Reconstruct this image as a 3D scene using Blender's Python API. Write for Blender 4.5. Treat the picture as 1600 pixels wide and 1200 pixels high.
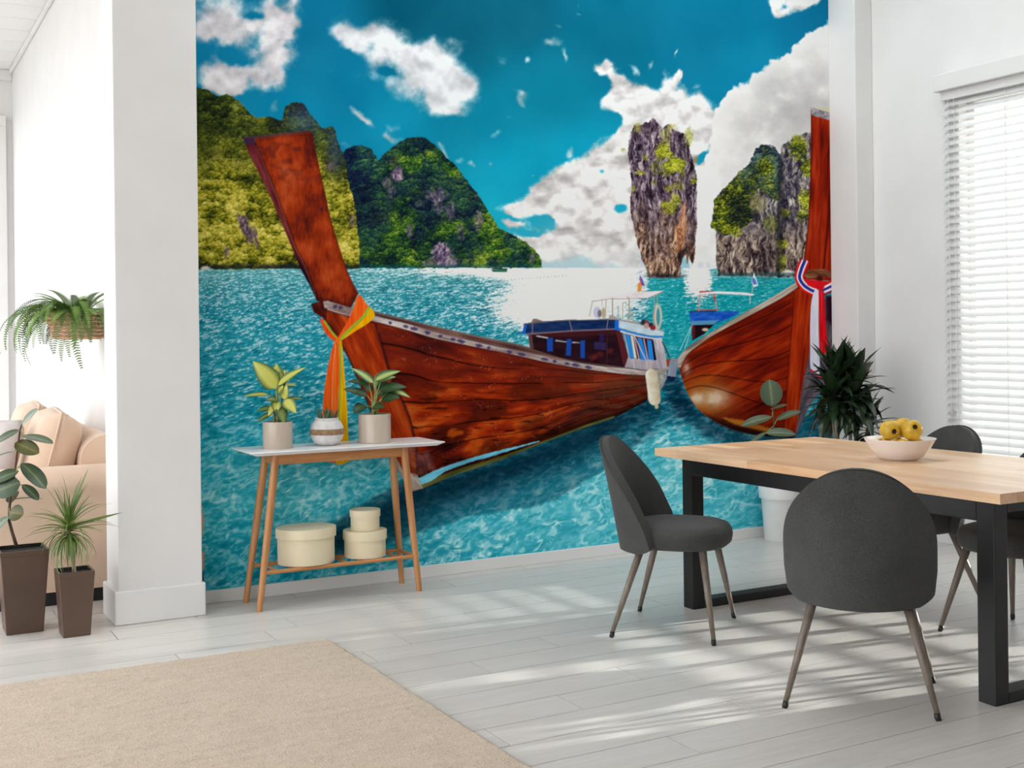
import bpy, bmesh, math, random
import numpy as np
from mathutils import Vector, Matrix

for _o in list(bpy.data.objects): bpy.data.objects.remove(_o, do_unlink=True)
scene = bpy.context.scene
col = scene.collection
R = math.radians

# ---------------------------------------------------------------- camera
CAM_H = 1.33; YAW = R(29.078); ROLL = R(.6644)
_f = Vector((math.sin(YAW), math.cos(YAW), 0)); _r = Vector((math.cos(YAW), -math.sin(YAW), 0)); _u = Vector((0, 0, 1))
_r2 = _r * math.cos(ROLL) - _u * math.sin(ROLL); _u2 = _u * math.cos(ROLL) + _r * math.sin(ROLL)
cam_d = bpy.data.cameras.new('camera'); cam = bpy.data.objects.new('camera', cam_d); col.objects.link(cam)
cam_d.sensor_fit = 'HORIZONTAL'; cam_d.sensor_width = 36; cam_d.lens = 41.2893; cam_d.shift_y = -.04833
M = Matrix((_r2, _u2, -_f)).transposed().to_4x4(); M.translation = (0, 0, CAM_H); cam.matrix_world = M
cam_d.clip_start = .05; cam_d.clip_end = 200
scene.camera = cam

# ---------------------------------------------------------------- sky, sun, exposure
world = bpy.data.worlds.new('sky'); scene.world = world; world.use_nodes = True
_bg = world.node_tree.nodes['Background']; _bg.inputs[0].default_value = (.95, .975, 1, 1); _bg.inputs[1].default_value = 3.0
sun_d = bpy.data.lights.new('sun', 'SUN'); sun = bpy.data.objects.new('sun', sun_d); col.objects.link(sun)
sun_d.energy = 10.5; sun_d.angle = R(.7); sun_d.color = (1, .97, .93)
sun.rotation_euler = Vector((-1, .15, -.2)).to_track_quat('-Z', 'Y').to_euler(); sun.location = (12, 2, 5)
scene.view_settings.view_transform = 'Standard'; scene.view_settings.look = 'None'
scene.view_settings.gamma = 1; scene.view_settings.use_curve_mapping = False; scene.view_settings.exposure = .14

# ---------------------------------------------------------------- materials
def srgb(c):
    return tuple((v / 255 / 12.92 if v / 255 <= .04045 else ((v / 255 + .055) / 1.055) ** 2.4) for v in c)

class NT:
    def __init__(s, name):
        s.m = bpy.data.materials.new(name); s.m.use_nodes = True; s.t = s.m.node_tree; s.b = s.t.nodes['Principled BSDF']
    def n(s, typ, **k):
        o = s.t.nodes.new(typ)
        for a, v in k.items(): setattr(o, a, v)
        return o
    def l(s, a, b): s.t.links.new(a, b)
    def set(s, **k):
        for a, v in k.items(): s.b.inputs[a.replace('_', ' ')].default_value = v
        return s
    def coord(s, kind='Object', scale=(1, 1, 1), rnd=0):
        tc = s.n('ShaderNodeTexCoord'); mp = s.n('ShaderNodeMapping'); mp.inputs['Scale'].default_value = scale; s.l(tc.outputs[kind], mp.inputs[0])
        if rnd:
            oi = s.n('ShaderNodeObjectInfo'); mu = s.n('ShaderNodeMath', operation='MULTIPLY'); mu.inputs[1].default_value = rnd; s.l(oi.outputs['Random'], mu.inputs[0]); s.l(mu.outputs[0], mp.inputs['Location'])
        return mp.outputs[0]
    def noise(s, vec, scale=5, detail=4, rough=.55, dist=0):
        o = s.n('ShaderNodeTexNoise'); o.inputs['Scale'].default_value = scale; o.inputs['Detail'].default_value = detail; o.inputs['Roughness'].default_value = rough; o.inputs['Distortion'].default_value = dist
        if vec is not None: s.l(vec, o.inputs['Vector'])
        return o.outputs['Fac']
    def ramp(s, fac, stops):
        o = s.n('ShaderNodeValToRGB'); e = o.color_ramp.elements
        while len(e) < len(stops): e.new(.5)
        for i, (p, c) in enumerate(stops): e[i].position = p; e[i].color = (*srgb(c), 1)
        s.l(fac, o.inputs[0]); return o.outputs[0]
    def bump(s, h, strength=.2, dist=.01):
        o = s.n('ShaderNodeBump'); o.inputs['Strength'].default_value = strength; o.inputs['Distance'].default_value = dist; s.l(h, o.inputs['Height']); s.l(o.outputs[0], s.b.inputs['Normal'])
    def color(s, out): s.l(out, s.b.inputs['Base Color'])

def plain(name, c, rough=.5, var=.06, scale=12, bump=0, bscale=60, bdist=.002, **k):
    t = NT(name); v = t.coord(); n = t.noise(v, scale)
    lo = tuple(max(0, x * (1 - var)) for x in c); hi = tuple(min(255, x * (1 + var)) for x in c)
    t.color(t.ramp(n, [(.3, lo), (.7, hi)])); t.set(Roughness=rough)
    for a, b in k.items(): t.set(**{a: b})
    if bump: t.bump(t.noise(v, bscale, 3), bump, bdist)
    return t.m

def woodmat(name, stops, scale=(1.5, 22, 22), rough=.45, rnd=9, bump=.08, spread=1., noise_scale=2.2):
    t = NT(name); v = t.coord('Object', scale, rnd); n = t.noise(v, noise_scale, 6, .6, .6)
    if rnd:
        oi = t.n('ShaderNodeObjectInfo'); m = t.n('ShaderNodeMath', operation='MULTIPLY_ADD'); m.inputs[1].default_value = .16 * spread; m.inputs[2].default_value = -.08 * spread; t.l(oi.outputs['Random'], m.inputs[0])
        a = t.n('ShaderNodeMath', operation='ADD'); t.l(n, a.inputs[0]); t.l(m.outputs[0], a.inputs[1]); f = a.outputs[0]
    else: f = n
    t.color(t.ramp(f, stops)); t.set(Roughness=rough); t.bump(n, bump, .002)
    return t.m

def leafmat(name, center, edge, rough=.4, lo=.35, hi=.95, vein=None):
    t = NT(name); at = t.n('ShaderNodeAttribute', attribute_name='across'); v = t.coord('Object', (1, 1, 1), 7); n = t.noise(v, 30, 3)
    a = t.n('ShaderNodeMath', operation='MULTIPLY_ADD'); a.inputs[1].default_value = .45; t.l(n, a.inputs[0]); t.l(at.outputs['Fac'], a.inputs[2])
    st = [(lo, center), (hi, edge)]
    if vein: st = [(.0, vein), (.06, vein), (.16, center), (hi, edge)]
    sub = t.n('ShaderNodeMath', operation='SUBTRACT'); sub.inputs[1].default_value = .22; t.l(a.outputs[0], sub.inputs[0])
    t.color(t.ramp(sub.outputs[0], st)); t.set(Roughness=rough)
    if 'Subsurface Weight' in t.b.inputs: pass
    return t.m

MT = {}
MT['wall'] = plain('white_plaster', (229, 227, 226), .85, .012, 3, .05, 90, .001)
MT['trim'] = plain('white_paint', (228, 226, 224), .5, .01, 3)
MT['ceil'] = plain('white_ceiling_board', (235, 234, 233), .8, .01, 3)
_t = NT('pale_laminate'); _v = _t.coord('Object', (1.6, 26, 26), 37); _n = _t.noise(_v, 2.0, 7, .62, .8); _v2 = _t.coord('Object', (.9, 3.5, 1), 19); _n2 = _t.noise(_v2, 2.2, 3)
_oi = _t.n('ShaderNodeObjectInfo'); _m1 = _t.n('ShaderNodeMath', operation='MULTIPLY_ADD'); _m1.inputs[1].default_value = .14; _t.l(_oi.outputs['Random'], _m1.inputs[0]); _t.l(_n, _m1.inputs[2])
_m2 = _t.n('ShaderNodeMath', operation='MULTIPLY_ADD'); _m2.inputs[1].default_value = .5; _t.l(_n2, _m2.inputs[0]); _t.l(_m1.outputs[0], _m2.inputs[2])
_t.color(_t.ramp(_m2.outputs[0], [(.35, (186, 181, 176)), (.6, (199, 194, 189)), (.85, (206, 201, 196)), (1, (212, 207, 203))])); _t.set(Roughness=.3, IOR=1.42); _t.bump(_n, .12, .001); MT['floor'] = _t.m
MT['joint'] = plain('dark_joint', (92, 88, 86), .8)
MT['oak'] = woodmat('oiled_oak', [(.25, (214, 168, 126)), (.5, (232, 190, 150)), (.75, (242, 208, 172))], (24, 1.3, 24), .34, 23, .06, 2.4)
MT['beech'] = woodmat('honey_beech', [(.25, (168, 112, 66)), (.5, (192, 134, 84)), (.75, (208, 152, 102))], (14, 14, 1.6), .42, 5)
MT['beechx'] = woodmat('honey_beech_rail', [(.25, (166, 108, 62)), (.5, (190, 130, 80)), (.75, (206, 150, 98))], (1.6, 14, 14), .42, 5)
MT['black'] = plain('black_powder_coat', (13, 13, 14), .45, .1, 20)
MT['blackcap'] = plain('black_rubber', (18, 18, 18), .5)
MT['whitetop'] = plain('white_lacquer', (238, 235, 235), .3, .01)
MT['leg'] = woodmat('grey_brown_wood_leg', [(.25, (96, 84, 74)), (.5, (118, 106, 95)), (.75, (136, 124, 112))], (18, 18, 1.5), .42, 3)
_t = NT('charcoal_fabric'); _v = _t.coord('Object', (1, 1, 1)); _n = _t.noise(_v, 260, 2, .6); _n2 = _t.noise(_v, 9, 3); _m1 = _t.n('ShaderNodeMath', operation='MULTIPLY_ADD'); _m1.inputs[1].default_value = .35; _t.l(_n2, _m1.inputs[0]); _t.l(_n, _m1.inputs[2])
_t.color(_t.ramp(_m1.outputs[0], [(.4, (44, 44, 43)), (.65, (58, 58, 57)), (.95, (74, 74, 73))])); _t.set(Roughness=.85, Sheen_Weight=.08, Sheen_Roughness=.5); _t.bump(_n, .35, .001); MT['fabric'] = _t.m
MT['piping'] = plain('dark_piping', (42, 42, 42), .8, .05)
MT['potbeige'] = plain('beige_glazed_ceramic', (196, 179, 163), .22, .02, 5)
MT['potwhite'] = plain('white_plastic', (232, 230, 228), .4, .01)
MT['potbrown'] = plain('brown_plastic', (86, 66, 54), .38, .04, 6)
MT['ballpot'] = plain('rough_white_ceramic', (218, 214, 212), .7, .05, 30, .3, 45, .004)
MT['jute'] = plain('jute_band', (150, 120, 92), .9, .15, 60, .6, 120, .003)
MT['soil'] = plain('dark_soil', (44, 34, 28), .95, .3, 60, .8, 80, .006)
MT['potdark'] = plain('black_liner', (20, 18, 17), .8, .2, 30)
MT['boxm'] = plain('cream_pressed_card', (232, 218, 186), .6, .02, 10)
MT['bowl'] = plain('white_porcelain', (236, 228, 224), .2, .01)
MT['quince'] = plain('yellow_quince_skin', (210, 166, 44), .38, .16, 14, .1, 30, .003)
MT['calyx'] = plain('dark_calyx', (52, 34, 16), .9, .3, 60)
MT['sofa'] = plain('cream_upholstery', (220, 192, 168), .85, .03, 5, .25, 160, .001, Sheen_Weight=.2)
MT['sofagrey'] = plain('grey_cushion_cloth', (196, 186, 182), .85, .05, 5, .25, 160, .001)
MT['plinth'] = plain('black_sofa_plinth', (26, 26, 28), .6)
MT['wicker'] = plain('straw_wicker', (206, 170, 140), .85, .15, 40, .8, 70, .008)
MT['slat'] = NT('white_blind_slat').set(Roughness=.45).m
_t = NT('white_blind_slat_cloth'); _n = _t.noise(_t.coord(), 8, 2); _t.color(_t.ramp(_n, [(.3, (204, 203, 202)), (.7, (210, 209, 208))])); _t.set(Roughness=.5)
_tr = _t.n('ShaderNodeBsdfTranslucent'); _tr.inputs[0].default_value = (.9, .9, .9, 1); _mx = _t.n('ShaderNodeMixShader'); _mx.inputs[0].default_value = .04
_out = _t.t.nodes['Material Output']; _t.l(_t.b.outputs[0], _mx.inputs[1]); _t.l(_tr.outputs[0], _mx.inputs[2]); _t.l(_mx.outputs[0], _out.inputs[0]); MT['slat'] = _t.m
_t = NT('window_glass'); _tr = _t.n('ShaderNodeBsdfTransparent'); _gl = _t.n('ShaderNodeBsdfGlossy'); _gl.inputs['Roughness'].default_value = .02; _mx = _t.n('ShaderNodeMixShader'); _mx.inputs[0].default_value = .06
_nz = _t.noise(_t.coord(), 3, 2); _cr = _t.ramp(_nz, [(.2, (248, 251, 250)), (.8, (253, 255, 254))]); _t.l(_cr, _tr.inputs[0])
_t.l(_tr.outputs[0], _mx.inputs[1]); _t.l(_gl.outputs[0], _mx.inputs[2]); _t.l(_mx.outputs[0], _t.t.nodes['Material Output'].inputs[0]); MT['glass'] = _t.m
_t = NT('beige_wool_pile'); _v = _t.coord('Object', (1, 1.0, 1)); _n = _t.noise(_v, 120, 4, .7); _v2 = _t.coord('Object', (2.2, 9, 1)); _n2 = _t.noise(_v2, 3, 4); _m1 = _t.n('ShaderNodeMath', operation='MULTIPLY_ADD'); _m1.inputs[1].default_value = .4; _t.l(_n2, _m1.inputs[0]); _t.l(_n, _m1.inputs[2])
_t.color(_t.ramp(_m1.outputs[0], [(.42, (158, 135, 112)), (.68, (196, 174, 150)), (.95, (213, 193, 171))])); _t.set(Roughness=.95, Sheen_Weight=.3); _t.bump(_n, .9, .006); MT['rug'] = _t.m
MT['rugedge'] = plain('rug_binding', (206, 178, 146), .9, .06, 40)
MT['stem'] = plain('brown_plant_stem', (84, 62, 46), .7, .15, 30)
MT['stemg'] = plain('pale_green_stem', (150, 160, 96), .5, .12, 30)
MT['trunk'] = plain('grey_cane', (150, 136, 116), .8, .15, 60, .5, 90, .003)
MT['dief'] = leafmat('variegated_leaf', (200, 200, 96), (62, 94, 36), .38, .4, .95)
MT['diefd'] = leafmat('dark_variegated_leaf', (120, 140, 60), (40, 66, 32), .38, .2, .8)
MT['agl'] = leafmat('striped_light_leaf', (172, 190, 110), (46, 82, 44), .36, .2, .75)
MT['agld'] = leafmat('deep_green_leaf', (54, 84, 46), (30, 56, 32), .36, .2, .9)
MT['rubber'] = leafmat('rubber_leaf', (74, 92, 66), (56, 74, 52), .3, .2, .9, (112, 124, 88))
MT['rubberp'] = leafmat('dusty_rubber_leaf', (96, 112, 88), (82, 98, 76), .35, .2, .9, (134, 144, 112))
MT['rubbero'] = leafmat('olive_rubber_leaf', (92, 92, 46), (70, 76, 38), .3, .2, .9, (120, 112, 60))
MT['drag'] = leafmat('grassy_leaf', (104, 128, 56), (70, 96, 40), .4, .2, .9)
MT['dragl'] = leafmat('light_grassy_leaf', (156, 168, 88), (122, 140, 64), .4, .2, .9)
MT['drac'] = leafmat('dark_glossy_leaf', (44, 62, 36), (26, 44, 26), .28, .2, .9)
MT['fern'] = leafmat('fern_green', (122, 156, 66), (98, 136, 50), .5, .2, .9)
MT['fernd'] = leafmat('deep_fern_green', (80, 112, 44), (60, 92, 36), .5, .2, .9)
MT['succ'] = leafmat('succulent_leaf', (66, 90, 62), (120, 140, 110), .4, .3, 1)

# ---------------------------------------------------------------- mesh helpers
class MB:
    def __init__(s): s.v = []; s.f = []
    def add(s, v, f):
        o = len(s.v); s.v += [tuple(p) for p in v]; s.f += [tuple(i + o for i in q) for q in f]; return s
    def box(s, x0, x1, y0, y1, z0, z1):
        return s.add([(x0, y0, z0), (x1, y0, z0), (x1, y1, z0), (x0, y1, z0), (x0, y0, z1), (x1, y0, z1), (x1, y1, z1), (x0, y1, z1)],
                     [(0, 3, 2, 1), (4, 5, 6, 7), (0, 1, 5, 4), (1, 2, 6, 5), (2, 3, 7, 6), (3, 0, 4, 7)])
    def frustum(s, c, w0, w1, z0, z1, d0=None, d1=None):
        d0 = d0 or w0; d1 = d1 or w1; x, y = c
        P = [(x + a * w / 2, y + b * d / 2, z) for (w, d, z) in ((w0, d0, z0), (w1, d1, z1)) for (a, b) in ((-1, -1), (1, -1), (1, 1), (-1, 1))]
        return s.add(P, [(0, 3, 2, 1), (4, 5, 6, 7), (0, 1, 5, 4), (1, 2, 6, 5), (2, 3, 7, 6), (3, 0, 4, 7)])
    def lathe(s, prof, n=32, c=(0, 0, 0), sx=1, sy=1, power=2.):
        o = len(s.v); rings = []
        for (r, z) in prof:
            if r < 1e-6: s.v.append((c[0], c[1], c[2] + z)); rings.append([len(s.v) - 1])
            else:
                ids = []
                for i in range(n):
                    a = 2 * math.pi * i / n; ca, sa = math.cos(a), math.sin(a)
                    k = (abs(ca) ** power + abs(sa) ** power) ** (-1 / power)
                    s.v.append((c[0] + r * sx * ca * k, c[1] + r * sy * sa * k, c[2] + z)); ids.append(len(s.v) - 1)
                rings.append(ids)
        for A, B in zip(rings[:-1], rings[1:]):
            if len(A) == 1 and len(B) == 1: continue
            if len(A) == 1:
                for i in range(n): s.f.append((A[0], B[(i + 1) % n], B[i]))
            elif len(B) == 1:
                for i in range(n): s.f.append((A[i], A[(i + 1) % n], B[0]))
            else:
                for i in range(n): s.f.append((A[i], A[(i + 1) % n], B[(i + 1) % n], B[i]))
        return s
    def tube(s, pts, rad, n=8, cap=True):
        pts = [Vector(p) for p in pts]; m = len(pts); rad = rad if isinstance(rad, (list, tuple)) else [rad] * m
        o = len(s.v); ref = None
        for i, p in enumerate(pts):
            d = (pts[min(i + 1, m - 1)] - pts[max(i - 1, 0)]).normalized()
            if ref is None: ref = Vector((0, 0, 1)) if abs(d.z) < .9 else Vector((1, 0, 0))
            a = d.cross(ref).normalized(); b = a.cross(d).normalized(); ref = b
            for k in range(n):
                t = 2 * math.pi * k / n; s.v.append(tuple(p + (a * math.cos(t) + b * math.sin(t)) * rad[i]))
        for i in range(m - 1):
            for k in range(n):
                k2 = (k + 1) % n; s.f.append((o + i * n + k, o + i * n + k2, o + (i + 1) * n + k2, o + (i + 1) * n + k))
        if cap: s.f.append(tuple(o + k for k in reversed(range(n)))); s.f.append(tuple(o + (m - 1) * n + k for k in range(n)))
        return s
    def mesh(s, name):
        me = bpy.data.meshes.new(name); me.from_pydata(s.v, [], s.f); me.update()
        bm = bmesh.new(); bm.from_mesh(me); bmesh.ops.recalc_face_normals(bm, faces=bm.faces); bm.to_mesh(me); bm.free()
        return me
    def build(s, name, mat, parent=None, smooth=False, bevel=0, seg=2, loc=None):
        me = s.mesh(name); return link(name, me, mat, parent, smooth, bevel, seg, loc)

def link(name, me, mat, parent=None, smooth=False, bevel=0, seg=2, loc=None):
    if mat is not None and not me.materials: me.materials.append(mat)
    if smooth:
        for p in me.polygons: p.use_smooth = True
        if smooth == 'auto':
            try: me.set_sharp_from_angle(angle=R(38))
            except Exception: pass
    o = bpy.data.objects.new(name, me); col.objects.link(o)
    if parent is not None: o.parent = parent
    if loc is not None: o.location = loc
    if bevel:
        b = o.modifiers.new('edge', 'BEVEL'); b.width = bevel; b.segments = seg; b.limit_method = 'ANGLE'; b.angle_limit = R(40)
    return o

def tag(o, label, cat, group=None):
    o['label'] = label; o['category'] = cat
    if group: o['group'] = group
    return o
def struct(o): o['kind'] = 'structure'; return o
def empty(name, loc, rz=0):
    o = bpy.data.objects.new(name, None); o.empty_display_size = .1; col.objects.link(o); o.location = loc; o.rotation_euler = (0, 0, rz); return o
def copy_tree(o, parent=None):
    c = o.copy(); col.objects.link(c); c.parent = parent
    for ch in list(o.children): copy_tree(ch, c)
    return c
rnd = random.Random(11)
# ---------------------------------------------------------------- mural print (painted by noise and shapes, flat print)
_rng = np.random.default_rng(7)
_LAT = _rng.random((8, 256, 256)).astype(np.float32)
_PTS = _rng.random((2, 256, 256)).astype(np.float32)

def vn(x, y, s=0):
    """value noise in 0..1"""
    x = np.asarray(x, np.float32) + s * 17.31; y = np.asarray(y, np.float32) + s * 9.73
    xi = np.floor(x).astype(np.int32); yi = np.floor(y).astype(np.int32)
    fx = x - xi; fy = y - yi
    fx = fx * fx * (3 - 2 * fx); fy = fy * fy * (3 - 2 * fy)
    L = _LAT[s % 8]; x0 = xi & 255; x1 = (xi + 1) & 255; y0 = yi & 255; y1 = (yi + 1) & 255
    a = L[y0, x0]; b = L[y0, x1]; c = L[y1, x0]; d = L[y1, x1]
    return (a + (b - a) * fx) * (1 - fy) + (c + (d - c) * fx) * fy

def fbm(x, y, o=4, s=0, g=.5):
    t = 0; a = 1; n = 0
    for i in range(o):
        t = t + a * vn(x, y, s + i); n += a; a *= g
        x, y = x * 1.93 + y * .36, y * 1.93 - x * .36
    return t / n

def worley(x, y):
    """distance to nearest point, its offset in y and its random id"""
    x = np.asarray(x, np.float32); y = np.asarray(y, np.float32)
    xi = np.floor(x).astype(np.int32); yi = np.floor(y).astype(np.int32)
    best = np.full(x.shape, 9, np.float32); oy = np.zeros(x.shape, np.float32); ox = np.zeros(x.shape, np.float32); idn = np.zeros(x.shape, np.float32)
    for j in (-1, 0, 1):
        for i in (-1, 0, 1):
            cx = xi + i; cy = yi + j; a = cx & 255; b = cy & 255
            dx = cx + _PTS[0, b, a] - x; dy = cy + _PTS[1, b, a] - y
            d = dx * dx + dy * dy; m = d < best
            best = np.where(m, d, best); oy = np.where(m, dy, oy); ox = np.where(m, dx, ox); idn = np.where(m, _LAT[7, b, a], idn)
    return np.sqrt(best), ox, oy, idn

def sstep(a, b, x):
    t = np.clip((x - a) / (b - a), 0, 1); return t * t * (3 - 2 * t)

def ramp(t, stops):
    xs = [s[0] for s in stops]; t = np.clip(t, xs[0], xs[-1])
    return np.stack([np.interp(t, xs, [s[1][k] for s in stops]) for k in range(3)], -1).astype(np.float32)

def spl(p, n=6, closed=False):
    """Catmull-Rom through points"""
    p = np.array(p, float); m = len(p); out = []
    for i in range(m if closed else m - 1):
        g = (lambda k: p[k % m]) if closed else (lambda k: p[min(max(k, 0), m - 1)])
        a, b, c, d = g(i - 1), g(i), g(i + 1), g(i + 2)
        for t in np.arange(n) / n:
            out.append(.5 * (2 * b + (c - a) * t + (2 * a - 5 * b + 4 * c - d) * t * t + (3 * b - a - 3 * c + d) * t ** 3))
    if not closed: out.append(p[-1])
    return np.array(out)

def sdpoly(P, x, y):
    P = np.asarray(P, np.float32); d = np.full(x.shape, 1e9, np.float32); ins = np.zeros(x.shape, bool)
    for i in range(len(P)):
        ax, ay = P[i]; bx, by = P[(i + 1) % len(P)]
        ex, ey = bx - ax, by - ay; L = ex * ex + ey * ey + 1e-9
        px = x - ax; py = y - ay; t = np.clip((px * ex + py * ey) / L, 0, 1)
        d = np.minimum(d, (px - ex * t) ** 2 + (py - ey * t) ** 2)
        if ay != by:
            c = ((ay <= y) != (by <= y)) & (x < ax + (y - ay) * ex / (by - ay if by != ay else 1))
            ins ^= c
    return np.where(ins, -1, 1) * np.sqrt(d)

class Paint:
    def __init__(self, X, Y):
        self.X = X.astype(np.float32); self.Y = Y.astype(np.float32); self.I = np.zeros(X.shape + (3,), np.float32)
    def box(self, x0, y0, x1, y1, pad=3):
        m = (self.X > x0 - pad) & (self.X < x1 + pad) & (self.Y > y0 - pad) & (self.Y < y1 + pad)
        r = np.where(m.any(1))[0]; c = np.where(m.any(0))[0]
        if not len(r): return None
        return (slice(r[0], r[-1] + 1), slice(c[0], c[-1] + 1))
    def put(self, S, a, col):
        a = np.clip(a, 0, 1)[..., None]; self.I[S] = self.I[S] * (1 - a) + np.asarray(col, np.float32) * a
    def mul(self, S, a, k):
        a = np.clip(a, 0, 1)[..., None]; self.I[S] = self.I[S] * (1 - a + a * np.asarray(k, np.float32))
    def poly(self, P, col, soft=1.2, rough=0, rs=6, seed=0, alpha=1, pad=4):
        P = np.array(P, float); S = self.box(P[:, 0].min(), P[:, 1].min(), P[:, 0].max(), P[:, 1].max(), pad + rough)
        if S is None: return
        x = self.X[S]; y = self.Y[S]; d = sdpoly(P, x, y)
        if rough: d = d + (fbm(x / rs, y / rs, 3, seed) - .5) * 2 * rough
        a = np.clip(.5 - d / soft, 0, 1) * alpha
        if callable(col): col = col(x, y, d)
        self.put(S, a, col)
    def line(self, P, w, col, alpha=1, soft=1.1):
        P = np.array(P, float); S = self.box(P[:, 0].min(), P[:, 1].min(), P[:, 0].max(), P[:, 1].max(), w + 3)
        if S is None: return
        x = self.X[S]; y = self.Y[S]; d = np.full(x.shape, 1e9, np.float32)
        for (ax, ay), (bx, by) in zip(P[:-1], P[1:]):
            ex, ey = bx - ax, by - ay; t = np.clip(((x - ax) * ex + (y - ay) * ey) / (ex * ex + ey * ey + 1e-9), 0, 1)
            d = np.minimum(d, np.hypot(x - ax - ex * t, y - ay - ey * t))
        self.put(S, np.clip(.5 - (d - w / 2) / soft, 0, 1) * alpha, col)
    def blob(self, cx, cy, rx, ry, col, soft=.3, rot=0, alpha=1, rough=0, rs=5):
        r = max(rx, ry) * (1 + soft + rough) + 2; S = self.box(cx - r, cy - r, cx + r, cy + r)
        if S is None: return
        x = self.X[S]; y = self.Y[S]; c, s = np.cos(rot), np.sin(rot); u = ((x - cx) * c + (y - cy) * s) / rx; v = (-(x - cx) * s + (y - cy) * c) / ry
        d = np.hypot(u, v)
        if rough: d = d + (fbm(x / rs, y / rs, 3, 3) - .5) * 2 * rough
        if callable(col): col = col(x, y, u, v)
        self.put(S, (1 - sstep(1 - soft, 1 + soft, d)) * alpha, col)

def foliage(x, y, pal, s1=11., s2=4.5, bias=0, seed=1):
    wx = x + (fbm(x / 9, y / 9, 2, 2) - .5) * 8; wy = y + (fbm(x / 9, y / 9, 2, 5) - .5) * 8
    d1, ox, oy, i1 = worley(wx / s1, wy / s1 * 1.15); d2, ox2, oy2, i2 = worley(x / s2 + 31, y / s2 + 7)
    t = .50 + .34 * oy * (1 - d1 * .5) - .10 * d1 + .2 * (i1 - .5) + .22 * (.42 - d2) + .22 * oy2 + .16 * (i2 - .5)
    t = t + (fbm(x / 30, y / 26, 4, seed, .6) - .5) * 1.15 + (vn(x / 1.6, y / 1.6, 3) - .5) * .34 + bias
    return ramp(t, pal)

def rock(x, y, pal, sx=3.2, sy=16., seed=1, bias=0):
    wx = x + (fbm(x / 14, y / 20, 3, 4) - .5) * 14
    t = fbm(wx / sx, y / sy, 4, seed, .6) * .75 + fbm(wx / 2.0, y / 3.2, 2, seed + 2) * .25
    cr = np.abs(fbm(wx / 5.5, y / 26, 3, seed + 3) - .5)
    t = (t - .5) * 1.9 + .5 - .35 * (1 - sstep(0, .055, cr)) + bias
    return ramp(t, pal)

def wood(x, y, pal, ang=0., sx=46., sy=3.4, seed=1, bias=0):
    c, s = np.cos(ang), np.sin(ang); u = x * c + y * s; v = -x * s + y * c
    t = fbm(u / sx, v / sy, 4, seed, .62) * .65 + fbm(u / 60, v / 26, 3, seed + 2) * .6 - .12
    return ramp((t - .5) * 1.6 + .5 + bias, pal)

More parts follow.
